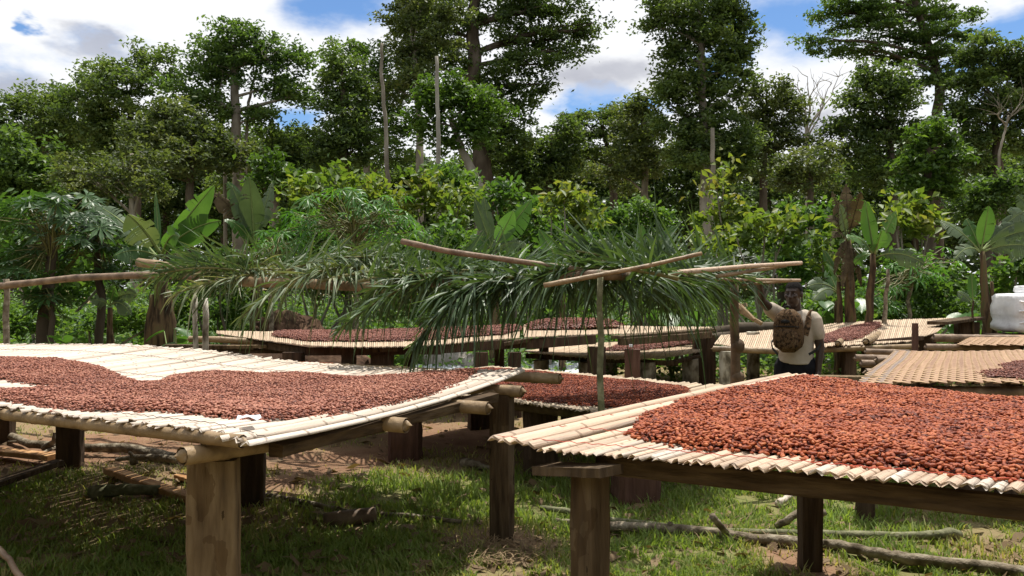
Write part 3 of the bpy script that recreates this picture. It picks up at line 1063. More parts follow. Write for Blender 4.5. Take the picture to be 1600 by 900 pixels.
# table B: continues to the right, with a bean ridge
frB = [P(818, 527, 9.85), P(880, 524, 10.1), P(940, 522, 10.3), P(1010, 521, 10.5), P(1108, 517, 11.4)]
bkB = [P(818, 508, 11.8), P(880, 507, 11.9), P(940, 508, 12.0), P(1010, 510, 12.2), P(1112, 511, 12.9)]
tb = thing('drying_table', 'far drying table with a reddish squared post, right of the drooping fronds', 'drying table', (1.5, 10.8, 0), 'cane drying tables')
strip_surf('slats', frB, bkB, tb)
beam(tb, P(822, 538, 9.95), P(930, 530, 10.2), .06, .12, 'timber')
beam(tb, P(970, 534, 9.75), P(1108, 523, 11.0), .10, .09, 'timber_brown')
beam(tb, P(962, 527, 9.8), P(1112, 515, 11.1), .16, .035, 'timber_brown', 'edge_plank')
for px, w, mn, d in ((932, 30, 'timber', 10.2), (988, 26, 'timber_red', 9.8), (1108, 18, 'timber', 11.1)):
    leg(tb, P(px, 560, d)[:2], w * d / F * .9, .15, 0, .80 if px < 1000 else .9, random.uniform(-.2, .2), mn)
leg(tb, P(850, 560, 11.8)[:2], .14, .12, 0, .86, 0, 'timber')
leg(tb, P(1090, 560, 12.6)[:2], .14, .12, 0, .86, 0, 'timber')
tagp = MB().timber(P(983, 540, 9.69), P(989, 540, 9.69), .012, .03, (0, 1, 0), 1, 0).build('white_tag', M['paper'], tb)
patch_beans('low ridge of reddish beans on the far right hand table beside the leaning green pole', [P(px, 0, d)[:2] for px, d in ((822, 10.8), (880, 10.8), (940, 11.0), (975, 11.4), (970, 12.0), (900, 11.8), (822, 11.7))], zA, h=.1, ramp=.35)

# table C: low, on log stumps
frC = [P(818, 549, 11.6), P(880, 556, 11.3), P(960, 561, 11.1), P(1030, 560, 11.3), P(1098, 549, 12.2)]
bkC = [P(880, 540, 13.6), P(930, 536, 13.8), P(1000, 533, 14), P(1060, 531, 14.3), P(1125, 527, 14.8)]
tcb = thing('drying_table', 'lowest far drying table on short log stumps, seen beneath the taller far table', 'drying table', (1.3, 12, 0), 'cane drying tables')
strip_surf('slats', frC, bkC, tcb, .03)
beam(tcb, P(822, 556, 11.7), P(1060, 568, 11.3), .08, .07, 'timber_brown')
beam(tcb, P(1040, 568, 11.3), P(1100, 556, 12.1), .08, .05, 'timber_brown')
for px, w, d in ((845, 24, 11.7), (920, 34, 11.4), (1012, 26, 11.4), (1078, 26, 11.9), (950, 28, 13.6)):
    stump(tcb, P(px, 560, d)[:2], w * d / F / 2, 0, .5)
 
def zC(x, y):
    px = 800 + F * x / y
    f = np.interp(px, [818, 880, 960, 1030, 1100], [.631, .591, .564, .556, .585])
    b = np.interp(px, [818, 930, 1000, 1125], [.58, .60, .62, .638])
    q = min(max((y - 11.4) / 2.5, 0), 1)
    return f * (1 - q) + b * q
patch_beans('dark patch of beans on the lowest far table between its two posts', [P(px, 0, d)[:2] for px, d in ((935, 12.1), (1000, 12.2), (1050, 12.8), (1108, 13.6), (1115, 14.2), (1040, 13.7), (960, 13.0))], zC, h=.04)

# table D: behind the man
frD = [P(1116, 537, 10.5), P(1180, 546, 10.3), P(1240, 546, 10.2), P(1300, 540, 10.3), P(1360, 537, 10.5), P(1420, 533, 10.8), P(1464, 519, 11.6)]
bkD = [P(1126, 524, 13.0), P(1190, 517, 13.2), P(1250, 511, 13.3), P(1310, 505, 13.4), P(1370, 501, 13.5), P(1430, 499, 13.6), P(1490, 497, 13.6)]
td = thing('drying_table', 'sloping far drying table with one oval bean patch, behind the man', 'drying table', (4, 11, 0), 'cane drying tables')
strip_surf('slats', frD, bkD, td, .034)
pole(td, P(1114, 545, 10.35), P(1216, 549, 10.2), .04, 0, 'bamboo')
pole(td, P(1205, 550, 10.25), P(1434, 541, 10.5), .035, 0, 'bamboo')
pole(td, P(1309, 537, 10.1), P(1330, 522, 13.0), .038, 0, 'bamboo')
pole(td, P(1353, 534, 10.15), P(1385, 515, 13.2), .045, 0, 'bamboo')
beam(td, P(1240, 546, 10.4), P(1440, 528, 11.0), .08, .06, 'timber')
beam(td, P(1464, 505, 12.2), P(1524, 497, 13.0), .3, .05, 'timber_brown', 'end_plank')
stump(td, P(1137, 570, 10.35)[:2], .115, 0, .74, 'log_pale', 'thick mottled pale log leg')
stump(td, P(1176, 570, 12.6)[:2], .10, 0, .86)
stump(td, P(1230, 570, 10.9)[:2], .10, 0, .74, 'bark_dark')
for px, w, d, z1 in ((1326, 18, 10.5, .74), (1445, 30, 12.6, .95), (1511, 34, 12.9, 1.0), (1402, 20, 12.9, .95)):
    leg(td, P(px, 560, d)[:2], w * d / F, .16, 0, z1, random.uniform(-.2, .2), 'timber')


def zD(x, y):
    px = 800 + F * x / y
    f = np.interp(px, [1116, 1180, 1240, 1300, 1360, 1420], [.82, .76, .766, .81, .82, .833])
    b = np.interp(px, [1126, 1190, 1250, 1310, 1370, 1430], [.78, .842, .90, .96, .999, 1.017])
    q = min(max((y - 10.35) / 3.0, 0), 1)
    return f * (1 - q) + b * q


patch_beans('oval maroon patch of cocoa beans on the sloping far table', [P(px, 0, d)[:2] for px, d in ((1268, 10.6), (1300, 10.55), (1340, 10.8), (1356, 11.4), (1376, 12.4), (1378, 12.9), (1350, 12.9), (1318, 12.3), (1290, 11.6), (1272, 11.2))], zD, h=.03, tone=.5)

# tables F and G: woven mats
def woven(label, loc, org, ua, vb, zf, na, nb, w, group, edge=True, curl=0.0):
    """a mat of flat cane strips crossing over and under each other; each strip a part"""
    t = thing('woven_mat', label, 'woven mat', loc, group)
    sf = Surf(org, ua, vb, zf)
    LA, LB = na * w, nb * w
    def strip(fixed, along, n, other_w, phase, dark):
        vs, fs = [], []
        steps = n * 2
        for i in range(steps + 1):
            s = i / 2 * other_w
            lift = .0055 * math.sin(math.pi * (i / 2 + phase + .0)) if True else 0
            for k in (-.5, .5):
                c = fixed + k * w * .93
                a, b = (c, s) if along == 'b' else (s, c)
                vs.append(sf.pt(a, b, lift))
            fs.append((2 * i, 2 * i + 1, 2 * i + 3, 2 * i + 2)) if i < steps else None
        V = [(v.x, v.y, v.z) for v in vs] + [(v.x, v.y, v.z - .004) for v in vs]
        m = len(vs)
        F2 = [tuple(x) for x in fs] + [tuple(x + m for x in reversed(f)) for f in fs]
        for i in range(steps):
            for sdd in (0, 1):
                p, q = 2 * i + sdd, 2 * i + 2 + sdd
                F2.append((p, q, q + m, p + m))
        F2.append((0, 1, 1 + m, m)); F2.append((m - 2, m - 1, 2 * m - 1, 2 * m - 2))
        MB().add(V, F2).build('cane_strip', M['weave_dark' if dark else 'weave' if along == 'b' else 'weave_light'], t)
    for i in range(na):
        strip((i + .5) * w, 'b', nb, w, i % 2 + .5, edge and i < 3 and i != 1)
    for j in range(nb):
        strip((j + .5) * w, 'a', na, w, j % 2 + 1.5, False)
    return t, sf


def zF(a, b):
    return .90 - .05 * math.exp(-(a / .35) ** 2) * math.sin(min(b / 3.0, 1) * math.pi) * .6 + .02 * math.sin(b * 1.6) + .012 * math.sin(a * 2.2 + b)


gF = 'woven cane mats'
tf, SF = woven('large woven cane mat with a purple bean patch, its left edge dark and curved', (2.33, 5.45, 0), (2.33, 5.42), (1, .01), (.49, .872), zF, 42, 57, .062, gF)
zG = lambda a, b: .87 + .03 * math.sin(b * 1.3)
tg, SG = woven('smaller woven cane mat lying behind the purple patched one', (5.4, 9.6, 0), (5.3, 9.55), (1, 0), (.6, .8), zG, 36, 34, .08, gF, False)
tfr = thing('mat_stand', 'bare bamboo pole stand carrying the two woven mats', 'stand', (3.3, 8, 0))
for (a0, b0, a1, b1) in ((-.05, .12, 2.7, .12), (-.1, 1.6, 2.7, 1.6), (-.15, 3.1, 2.7, 3.1)):
    pole(tfr, SF.pt(a0, b0, -.07), SF.pt(a1, b1, -.07), .04, 0, 'bamboo_red')
for (x0, x1, y, d, r) in ((1458, 1590, 528, 10.6, .055), (1446, 1590, 542, 9.75, .04), (1352, 1420, 549, 9.4, .035), (1336, 1420, 559, 8.9, .04), (1345, 1450, 568, 8.3, .04)):
    pole(tfr, P(x0, y, d), P(x1, y + 2, d), r, 0, 'bamboo_red')
leg(tfr, P(1430, 530, 9.1)[:2], .055, .05, 0, P(0, 505, 9.1).z, 0, 'timber_red', 'post rising above the mat', 'post')
for px, d, w in ((1518, 5.7, .17), (1572, 5.7, .11), (1690, 5.8, .12)):
    leg(tfr, P(px, 600, d)[:2], w, .12, 0, .82, 0, 'timber', name='post')
for a, b in ((.3, 3.0), (2.3, 3.0), (1.2, 2.9)):
    leg(tfr, SF.pt(a, b)[:2], .12, .12, 0, .82, 0, 'timber', name='post')
leg(tfr, G(1351, 812), .12, .10, 0, .82, -.3, 'timber', name='post')
for a, b in ((.4, .3), (1.6, .3), (.5, 2.4)):
    leg(tfr, SG.pt(a, b)[:2], .12, .12, 0, .8, 0, 'timber', name='post')
beam(tfr, P(1345, 609, 5.6), P(1640, 612, 5.6), .05, .06, 'timber')
pl = MB().timber(P(1268, 590, 5.9), P(1400, 592, 5.75), .10, .035, None, 4).build('plank', M['timber_pale'])
tag(pl, 'pale plank lying between the red heap and the woven mat', 'plank')
polyF = [SF.ab(px, py, .91) for px, py in ((1528, 590), (1545, 583), (1570, 572), (1590, 565), (1640, 556), (1760, 556), (1760, 594), (1600, 594))]
def patchF():
    sf2 = Surf(SF.o, SF.ua, SF.vb, zF)
    spread_beans('cocoa_beans', 'purplish bean patch at the far edge of the woven mat', sf2, polyF, [], .012, .2, .024, .0125, 'bean_far', None, ((0, 'far'),), .45, .16, .008)
patchF()


# ------------------------------------------------------------------ the palm leaf shelter
sh = thing('shelter_frame', 'rickety shelter frame of bamboo poles on thin posts, palm fronds laid over it', 'shelter', (0, 7, 0))


def thin_post(p0, p1, r, mname, label=None):
    p0, p1 = Vector(p0), Vector(p1)
    path = [p0.lerp(p1, q) + Vector((random.uniform(-.012, .012), random.uniform(-.01, .01), 0)) for q in np.linspace(0, 1, 9)]
    o = MB().tube(path, [r * (1.1 - .2 * q) for q in np.linspace(0, 1, 9)], 9, True, .06).build('post', M[mname], sh, True)
    if label:
        o['label'] = label
    return o


thin_post(G(943, 845) , P(936, 424, 4.9), .021, 'branch_green', 'thin greenish grey middle post')
e = P(1150, 600, 7.1)
pr = thin_post((e.x, e.y, -.05), P(1148, 430, 7.1), .042, 'bamboo_dark', 'dark knotty post beside the man')
MB().ell(P(1153, 541, 7.1), (.062, .06, .07), 9, 7).build('rope_knot', M['bamboo_dark'], sh, True)
MB().ell(P(1153, 590, 7.1), (.06, .06, .06), 9, 7).build('rope_knot', M['bamboo_dark'], sh, True)
for px, top, d, r, mn in ((305, 462, 8.6, .028, 'log_pale'), (321, 466, 8.7, .034, 'log_pale'), (10, 436, 9.4, .036, 'branch')):
    e = P(px + 2, 540, d)
    thin_post((e.x, e.y, -.05), P(px, top, d), r, mn)

def multi_pole(pts, r, mname, name='bamboo_pole', flat=False):
    pts = [Vector(p) for p in pts]
    out = []
    for i in range(len(pts) - 1):
        for q in np.linspace(0, 1, 6, endpoint=False):
            out.append(pts[i].lerp(pts[i + 1], q))
    out.append(pts[-1])
    sm = [out[0]] + [(out[i - 1] + out[i] * 2 + out[i + 1]) / 4 for i in range(1, len(out) - 1)] + [out[-1]]
    n = len(sm)
    return MB().tube(sm, [r * (1 + (.10 if i % 5 == 2 else 0)) * (1 - .25 * i / n) for i in range(n)], 9, True, .02).build(name, M[mname], sh, True)


multi_pole([P(-70, 458, 9.5), P(0, 447, 9.4), P(120, 434, 9.1), P(240, 429, 8.7), P(380, 439, 8.2), P(470, 442, 7.9), P(560, 446, 7.4)], .042, 'bamboo_red')
multi_pole([P(217, 410, 8.4), P(300, 421, 8.1), P(400, 436, 7.8)], .048, 'bamboo')
multi_pole([P(380, 440, 7.6), P(480, 443, 7.2), P(620, 452, 6.6)], .05, 'bamboo')
multi_pole([P(560, 447, 7.0), P(760, 440, 5.9), P(940, 428, 4.95)], .035, 'bamboo_red')
multi_pole([P(940, 430, 4.95), P(1060, 432, 5.9), P(1152, 432, 7.1)], .032, 'bamboo_dark')
multi_pole([P(628, 377, 5.6), P(700, 393, 5.45), P(800, 407, 5.3), P(900, 420, 5.15), P(940, 430, 5.0)], .021, 'bamboo_red', 'split_bamboo')
multi_pole([P(850, 446, 4.75), P(935, 430, 4.8), P(1010, 416, 4.9), P(1096, 396, 5.0)], .016, 'bamboo', 'split_bamboo')
multi_pole([P(960, 434, 5.5), P(1070, 425, 5.8), P(1170, 416, 6.2), P(1252, 411, 6.5)], .021, 'slat_tan', 'split_bamboo')
multi_pole([P(1120, 432, 6.0), P(1190, 421, 6.3), P(1228, 415, 6.5)], .016, 'bamboo', 'split_bamboo')
multi_pole([P(1020, 432, 6.1), P(1130, 437, 6.5), P(1250, 438, 6.8)], .016, 'slat_tan', 'split_bamboo')
multi_pole([P(1160, 445, 6.6), P(1250, 438, 6.9)], .012, 'bamboo', 'split_bamboo')


def frond(label, root, tip, arch, n, ll, droop, m, side_tilt=0.0, up=0.25, width=.025, ragged=.4, group='palm fronds laid over the shelter', sweep=.55, wild=.3):
    """a palm frond: stalk plus two rows of narrow leaflets"""
    root, tip = Vector(root), Vector(tip)
    t = thing('palm_frond', label, 'palm frond', root, group)
    ctrl = (root + tip) / 2 + Vector((0, 0, arch * 2))
    path = [root * (1 - q) ** 2 + ctrl * 2 * q * (1 - q) + tip * q * q for q in np.linspace(0, 1, 18)]
    MB().tube(path, [.014 * (1 - .8 * q) + .003 for q in np.linspace(0, 1, 18)], 6).build('stalk', M['rachis'], t, True)
    V, Fq, rn = [], [], []
    tone = random.uniform(-.18, .18)
    for i in range(n):
        q = .06 + .94 * (i + random.random()) / n
        p = root * (1 - q) ** 2 + ctrl * 2 * q * (1 - q) + tip * q * q
        tg_ = ((ctrl - root) * (1 - q) + (tip - ctrl) * q).normalized()
        sd = tg_.cross(Vector((0, 0, 1))).normalized()
        sd = (Matrix.Rotation(side_tilt, 3, tg_) @ sd)
        nu = sd.cross(tg_)
        prof = math.sin(math.pi * min(1, .18 + q * .78)) ** .6
        for sg in (-1, 1):
            if random.random() < .06:
                continue
            l = ll * prof * random.uniform(1 - ragged, 1.1)
            jv = Vector((random.gauss(0, wild), random.gauss(0, wild), random.gauss(0, wild)))
            dr = (sd * sg * random.uniform(.6, 1.0) + tg_ * (sweep + .6 * q) + nu * (up + random.uniform(-.45, .45)) + jv).normalized()
            g = droop * random.choice((.1, .35, .7, 1.1, 1.6)) * random.uniform(.7, 1.2)
            kink = random.random() < .22
            w = width * random.uniform(.6, 1.15)
            tw = random.uniform(-1.2, 1.2)
            rv = min(1, max(0, random.gauss(.5 + tone, .25)))
            base = len(V)
            ns = 5
            for k in range(ns + 1):
                s = k / ns
                fall = g * s * s + (max(0, s - .55) * 1.3 if kink else 0)
                c = p + dr * (l * s * (1 - (.35 * max(0, s - .55) if kink else 0))) + Vector((0, 0, -l * fall))
                dd = (dr + Vector((0, 0, -2 * g * s))).normalized()
                wv = dd.cross(nu if abs(dd.dot(nu)) < .95 else sd).normalized()
                wv = Matrix.Rotation(tw * (.3 + s), 3, dd) @ wv
                fo = wv.cross(dd) * (.28 * w)
                ww = w * (.55 + 1.2 * s if s < .35 else (1 - (s - .35) / .65) ** .75) * .5
                V += [c - wv * ww + fo * (ww / w), c, c + wv * ww + fo * (ww / w)]
                rn += [rv] * 3
            for k in range(ns):
                b = base + 3 * k
                Fq += [(b, b + 1, b + 4, b + 3), (b + 1, b + 2, b + 5, b + 4)]
    o = np_mesh('leaflets', [tuple(v) for v in V], Fq, M[m], t, rnd=rn)
    o['kind'] = 'stuff'
    return t


FR = [  # label, root(px,py,d), tip(px,py,d), arch, n, leaflet, droop, material, tilt, up
    ('dull green frond whose tip fans out over the left end of the bamboo pole', (500, 428, 8.0), (226, 440, 7.6), .14, 60, .62, .22, 'frond_dry', .5, .3),
    ('greyish frond drooping beside the pair of mottled posts', (470, 432, 7.9), (268, 462, 7.2), .08, 48, .44, .45, 'frond_dry', .2, .1),
    ('frond standing up in long spikes behind the left stretch of pole', (300, 440, 8.6), (640, 404, 8.0), .03, 60, .60, .12, 'frond', 1.1, .6),
    ('wilted pale frond bent down towards the soil heap', (600, 430, 7.2), (376, 496, 6.6), .20, 66, .46, .7, 'frond_dry', .2, .1),
    ('palest frond, its leaflets hanging in a cream fringe', (500, 440, 6.9), (690, 426, 6.4), .05, 58, .42, .8, 'frond_dry', .1, .1),
    ('pale arched frond lying across the middle of the left roof', (420, 436, 7.4), (640, 412, 7.0), .12, 60, .52, .4, 'frond_dry', .4, .3),
    ('dark frond whose pointed tip hangs above the long far table', (740, 430, 6.1), (530, 516, 5.9), .12, 64, .38, .35, 'frond', .3, .1),
    ('deep green frond curtaining the view left of the roof centre', (860, 436, 5.6), (672, 470, 5.5), .07, 66, .44, .85, 'frond', .1, .1),
    ('longest hanging frond, its leaflets trailing down to the bright bare canes', (800, 440, 5.7), (646, 540, 5.3), .12, 74, .40, .8, 'frond', .2, .0),
    ('frond with upright blades left of the crossing split bamboo', (560, 440, 6.6), (800, 410, 6.2), .03, 56, .50, .15, 'frond', 1.2, .6),
    ('mid green frond lying flat under the long split bamboo', (600, 440, 6.4), (860, 430, 5.7), .06, 62, .48, .4, 'frond', .2, .3),
    ('short frond hanging straight under the roof centre', (920, 440, 5.5), (740, 462, 5.6), .04, 62, .40, .8, 'frond', .0, .0),
    ('frond crossing the thin middle post near its top', (1010, 426, 5.3), (830, 440, 5.2), .05, 60, .40, .6, 'frond', .2, .2),
    ('glossy frond fanning up behind the crossed split bamboos', (880, 440, 6.2), (1130, 418, 6.4), .05, 60, .54, .18, 'frond', .8, .4),
    ('frond with a few tall spears rising above the crossed bamboos', (1060, 440, 6.2), (900, 392, 6.2), .03, 30, .50, .15, 'frond', 1.0, .7),
    ('dark hanging frond right of the thin middle post', (930, 436, 5.2), (1090, 448, 5.5), .05, 66, .42, .9, 'frond', .1, .0),
    ('second hanging frond further right, longer and looser', (980, 434, 5.6), (1120, 452, 6.2), .06, 62, .46, .8, 'frond', -.1, .0),
    ('frond reaching out to the raised hand of the man', (950, 436, 6.0), (1160, 438, 6.9), .04, 66, .46, .4, 'frond', .3, .1),
    ('flat frond under the longest split bamboo on the right', (1000, 434, 6.0), (1186, 432, 6.8), .04, 58, .42, .4, 'frond', .4, .2),
    ('frond at the back edge of the right roof', (860, 430, 6.6), (1110, 424, 7.2), .06, 60, .5, .35, 'frond', .5, .3),
    ('small ragged frond between the pale fringe and the dark curtain', (690, 436, 6.3), (560, 476, 6.2), .10, 56, .36, .6, 'frond_dry', .2, .1),
    ('frond lying behind the pale fringe along the back of the roof', (720, 426, 7.4), (480, 418, 8.0), .08, 60, .54, .3, 'frond', .6, .4),
    ('frond draped over the pole junction above the low table', (760, 430, 6.0), (950, 446, 5.3), .08, 62, .42, .7, 'frond', .0, .1),
    ('thin frond with tips pointing up at the banana leaves', (700, 434, 6.8), (940, 410, 6.8), .04, 46, .5, .2, 'frond', .9, .5),
    ('crumpled frond lying over the crossing of the split bamboos', (1060, 436, 5.0), (850, 426, 5.2), .05, 60, .38, .5, 'frond', .5, .3),
    ('frond hanging low behind the dark curtain frond', (900, 446, 6.4), (700, 476, 6.4), .05, 62, .44, .75, 'frond', .1, .1),
    ('frond hanging low behind the thin middle post', (860, 446, 6.6), (1060, 470, 6.6), .05, 62, .44, .75, 'frond', .1, .1),
    ('wilting frond lying lengthwise over the left bamboo pole', (300, 430, 7.9), (560, 432, 7.2), .06, 60, .46, .45, 'frond_dry', .4, .2),
    ('spiky frond whose straight blades point up and left above the crossed bamboos', (1110, 436, 6.0), (880, 398, 6.3), .0, 44, .72, .05, 'frond', 1.25, .3),
    ('second spiky frond with long straight blades behind the crossed bamboos', (1180, 436, 6.6), (960, 404, 6.6), .0, 44, .66, .06, 'frond', 1.2, .4),
    ('thin spiky frond standing among the left fronds', (480, 440, 7.4), (660, 408, 7.0), .0, 40, .52, .08, 'frond', 1.35, .3),
    ('upright blades of a frond right of the wilting ones', (640, 446, 6.6), (770, 416, 6.3), .0, 36, .46, .08, 'frond', 1.4, .3),
    ('frond whose blades fan up in an arch over the left pole end', (420, 436, 7.7), (250, 428, 7.4), .08, 50, .56, .3, 'frond', .9, .5),
    ('grey green frond stretched flat along the middle of the roof', (660, 430, 6.2), (900, 438, 5.4), .03, 60, .44, .3, 'frond', .6, .2),
]
for lb, r0, t0, arch, n, l, dr, m, ti, up in FR:
    frond(lb, P(*r0), P(*t0), arch, n, l, dr, m, ti, up)


# ------------------------------------------------------------------ the man
def man():
    D = 7.3
    p = lambda px, py, dd=0.0: P(px, py, D + dd)
    fwd = Vector((-.48, -.877, 0)); rgt = Vector((-.877, .48, 0)); Z = Vector((0, 0, 1))
    c = p(1244, 500); c = Vector((c.x, c.y, 0))
    t = thing('person', 'man in a beige t-shirt and black trousers reaching up to the palm fronds', 'person', c)
    at = lambda r, f, z: c + rgt * r + fwd * f + Z * z
    sh_r, sh_l = at(.165, -.01, 1.295), at(-.165, -.01, 1.262)
    el_r = p(1190, 470, -.12); wr_r = p(1187, 447, -.30)
    el_l = at(-.205, -.01, 1.01); wr_l = at(-.195, .05, .785)
    hip_r, hip_l = at(.095, 0, .84), at(-.095, 0, .84)
    kn_r, kn_l = at(.12, .05, .44), at(-.11, .0, .44)
    an_r, an_l = at(.13, .03, .07), at(-.12, -.04, .07)
    # -- body: one surface
    b = MB()
    hd = at(.02, .02, 1.488)
    look = (Vector((-.62, -.78, 0))).normalized()
    ls = look.cross(Z).normalized()
    hm = Matrix((ls, look, Z)).transposed()
    H = lambda x, y, z: hd + hm @ Vector((x, y, z))
    b.ell(H(0, -.012, .03), (.073, .092, .092), 16, 12, hm)              # skull
    b.ell(H(0, .028, -.045), (.055, .062, .075), 14, 10, hm)             # jaw
    b.ell(H(0, .062, -.092), (.026, .024, .02), 8, 6, hm)                # chin
    b.ell(H(0, .072, .034), (.052, .016, .012), 10, 6, hm)               # brow
    b.capsule(H(0, .082, .018), H(0, .100, -.022), .010, .015, 8)        # nose
    for s in (-1, 1):
        b.ell(H(s * .014, .092, -.026), (.011, .011, .009), 8, 6, hm)    # nostril wings
        b.ell(H(s * .040, .066, -.012), (.022, .02, .02), 8, 6, hm)      # cheek
        b.ell(H(s * .076, -.005, .0), (.010, .022, .032), 8, 6, hm)      # ear
    b.ell(H(0, .082, -.050), (.026, .013, .008), 8, 6, hm)               # lips
    b.ell(H(0, .080, -.061), (.023, .013, .008), 8, 6, hm)
    b.capsule(at(.005, -.03, 1.25), H(0, -.02, -.04), .060, .054, 12)    # neck
    b.ell(at(0, -.01, 1.18), (.155, .10, .17), 14, 10, Matrix((rgt, fwd, Z)).transposed())
    b.ell(at(0, -.01, 1.0), (.135, .10, .18), 14, 10, Matrix((rgt, fwd, Z)).transposed())
    b.ell(at(0, -.01, .87), (.145, .10, .12), 14, 10, Matrix((rgt, fwd, Z)).transposed())
    b.capsule(sh_r, sh_l, .052, .052)
    for s0, e0, w0 in ((sh_r, el_r, wr_r), (sh_l, el_l, wr_l)):
        b.capsule(s0, e0, .052, .040); b.capsule(e0, w0, .040, .026)
    for h0, k0, a0 in ((hip_r, kn_r, an_r), (hip_l, kn_l, an_l)):
        b.capsule(h0, k0, .082, .055); b.capsule(k0, a0, .054, .038)
        b.capsule(a0 + Vector((0, 0, -.03)), a0 + fwd * .16 + Vector((0, 0, -.04)), .035, .03)

    def hand(wr, dr, nrm, sidev, curl):
        dr, nrm, sidev = dr.normalized(), nrm.normalized(), sidev.normalized()
        pc = wr + dr * .045
        b.capsule(wr - dr * .01, pc + dr * .035, .028, .034, 10)
        for i, (off, ln) in enumerate(((-.027, .064), (-.009, .074), (.010, .070), (.028, .056))):
            q = pc + dr * .045 + sidev * off
            d1 = (dr + nrm * curl * .6).normalized(); d2 = (dr + nrm * curl * 1.8).normalized()
            b.capsule(q, q + d1 * ln * .55, .0095, .009, 7)
            b.capsule(q + d1 * ln * .55, q + d1 * ln * .55 + d2 * ln * .55, .009, .0075, 7)
        th = pc - sidev * .026
        d1 = (-sidev * .8 + dr * .6 + nrm * .3).normalized()
        b.capsule(th, th + d1 * .035, .012, .011, 7)
        b.capsule(th + d1 * .035, th + d1 * .035 + (dr + nrm * .5).normalized() * .03, .011, .009, 7)
    hand(wr_l, wr_l - el_l, rgt, fwd * -1, .45)
    hand(wr_r, (wr_r - el_r), fwd * 1, rgt, 1.1)
    o = b.build('body', M['skin'], t, True)
    md = o.modifiers.new('one_surface', 'REMESH'); md.mode = 'VOXEL'; md.voxel_size = .0065; md.use_smooth_shade = True
    sm = o.modifiers.new('soften', 'SMOOTH'); sm.factor = .5; sm.iterations = 3
    # eyes
    for s in (-1, 1):
        e = MB().ell(H(s * .030, .074, .014), (.0105, .0085, .0048), 10, 7, hm).build('eye', mat('eye_white_%s' % ('a' if s < 0 else 'b'), [(.2, .16, .14), (.25, .21, .18)], 'noise', 5, rough=.25), t, True)
        MB().ell(H(s * .030 + .001, .0825, .014), (.0055, .0032, .0046), 8, 6, hm).build('pupil', M['hair'], e, True)
    # hair: close cropped cap
    hb = MB()
    vs, fs = [], []
    nu, nv = 22, 8
    for i in range(nv + 1):
        for j in range(nu):
            a = 2 * math.pi * j / nu
            lim = 1.22 if math.sin(a) > .35 else (1.55 if abs(math.sin(a)) <= .35 else 1.95)
            th = lim * i / nv
            k = 1.0 + .05
            vs.append(H(.075 * k * math.sin(th) * math.cos(a), -.012 + .094 * k * math.sin(th) * math.sin(a), .03 + .095 * k * math.cos(th)))
    for i in range(nv):
        for j in range(nu):
            k = (j + 1) % nu
            fs.append((i * nu + j, (i + 1) * nu + j, (i + 1) * nu + k, i * nu + k))
    hb.add(vs, fs)
    hb.build('hair', M['hair'], t, True)
    # t-shirt
    R3 = Matrix((rgt, fwd, Z)).transposed()
    ts = MB()
    secs = []
    for z, rx, ry, off in ((.868, .158, .125, .0), (.90, .156, .12, .0), (.98, .150, .115, .0), (1.08, .156, .115, .0), (1.18, .168, .118, 0), (1.255, .172, .108, -.01), (1.305, .145, .088, -.02), (1.335, .10, .075, -.02), (1.345, .075, .068, -.02)):
        secs.append([at(rx * math.cos(a) * (1 + .025 * math.sin(5 * a + z * 30)), off + ry * math.sin(a) * (1 + .03 * math.sin(4 * a + z * 22)), z + .012 * math.sin(2 * a + 1)) for a in np.linspace(0, 2 * math.pi, 28, endpoint=False)])
    ts.loft(secs)
    ts.capsule(sh_r - rgt * .02, sh_r.lerp(el_r, .48), .078, .066, 14)
    ts.capsule(sh_l + rgt * .02, sh_l.lerp(el_l, .52), .078, .064, 14)
    o = ts.build('t_shirt', M['shirt'], t, True)
    md = o.modifiers.new('one_surface', 'REMESH'); md.mode = 'VOXEL'; md.voxel_size = .009; md.use_smooth_shade = True
    sm = o.modifiers.new('soften', 'SMOOTH'); sm.factor = .5; sm.iterations = 4
    tr = MB()
    tr.loft([[at(rx * math.cos(a), ry * math.sin(a), z) for a in np.linspace(0, 2 * math.pi, 24, endpoint=False)] for z, rx, ry in ((.70, .162, .11), (.80, .162, .112), (.90, .15, .105), (.95, .145, .10))])
    for h0, k0, a0 in ((hip_r, kn_r, an_r), (hip_l, kn_l, an_l)):
        tr.capsule(h0, k0, .10, .08); tr.capsule(k0, a0 + Vector((0, 0, .02)), .08, .065)
    o = tr.build('trousers', M['trousers'], t, True)
    md = o.modifiers.new('one_surface', 'REMESH'); md.mode = 'VOXEL'; md.voxel_size = .012; md.use_smooth_shade = True
    # backpack worn on the chest
    bp = thing('backpack', 'leaf camouflage backpack worn on the chest of the man', 'backpack', at(0.05, .2, .85))
    bf = Matrix((Vector((-.86, .51, 0)), Vector((-.51, -.86, 0)), Z)).transposed()
    bc = p(1232, 515, -.17)
    B = lambda x, y, z: bc + bf @ Vector((x, y, z))

    def slab(cx, cy, cz, w, h, dpt, name, m, par, ex=2.6, nv=9):
        secs = []
        for i in range(nv):
            v = -1 + 2 * i / (nv - 1)
            k = max(.25, (1 - abs(v) ** 4.5 * .7)) ** .8
            ring = []
            for a in np.linspace(0, 2 * math.pi, 24, endpoint=False):
                ca, sa = math.cos(a), math.sin(a)
                ring.append(B(cx + w / 2 * k * math.copysign(abs(ca) ** (2 / ex), ca) * (1 - .10 * max(0, v)) + random.uniform(-.003, .003), cy + dpt / 2 * k * math.copysign(abs(sa) ** (2 / ex), sa) * (1.05 - .22 * v) + random.uniform(-.003, .003), cz + h / 2 * v))
            secs.append(ring)
        return MB().loft(secs).build(name, m, par, True)
    slab(0, 0, -.01, .262, .385, .18, 'main_pocket', M['camo'], bp)
    slab(0.005, .088, -.085, .215, .19, .07, 'front_pocket', M['camo'], bp)
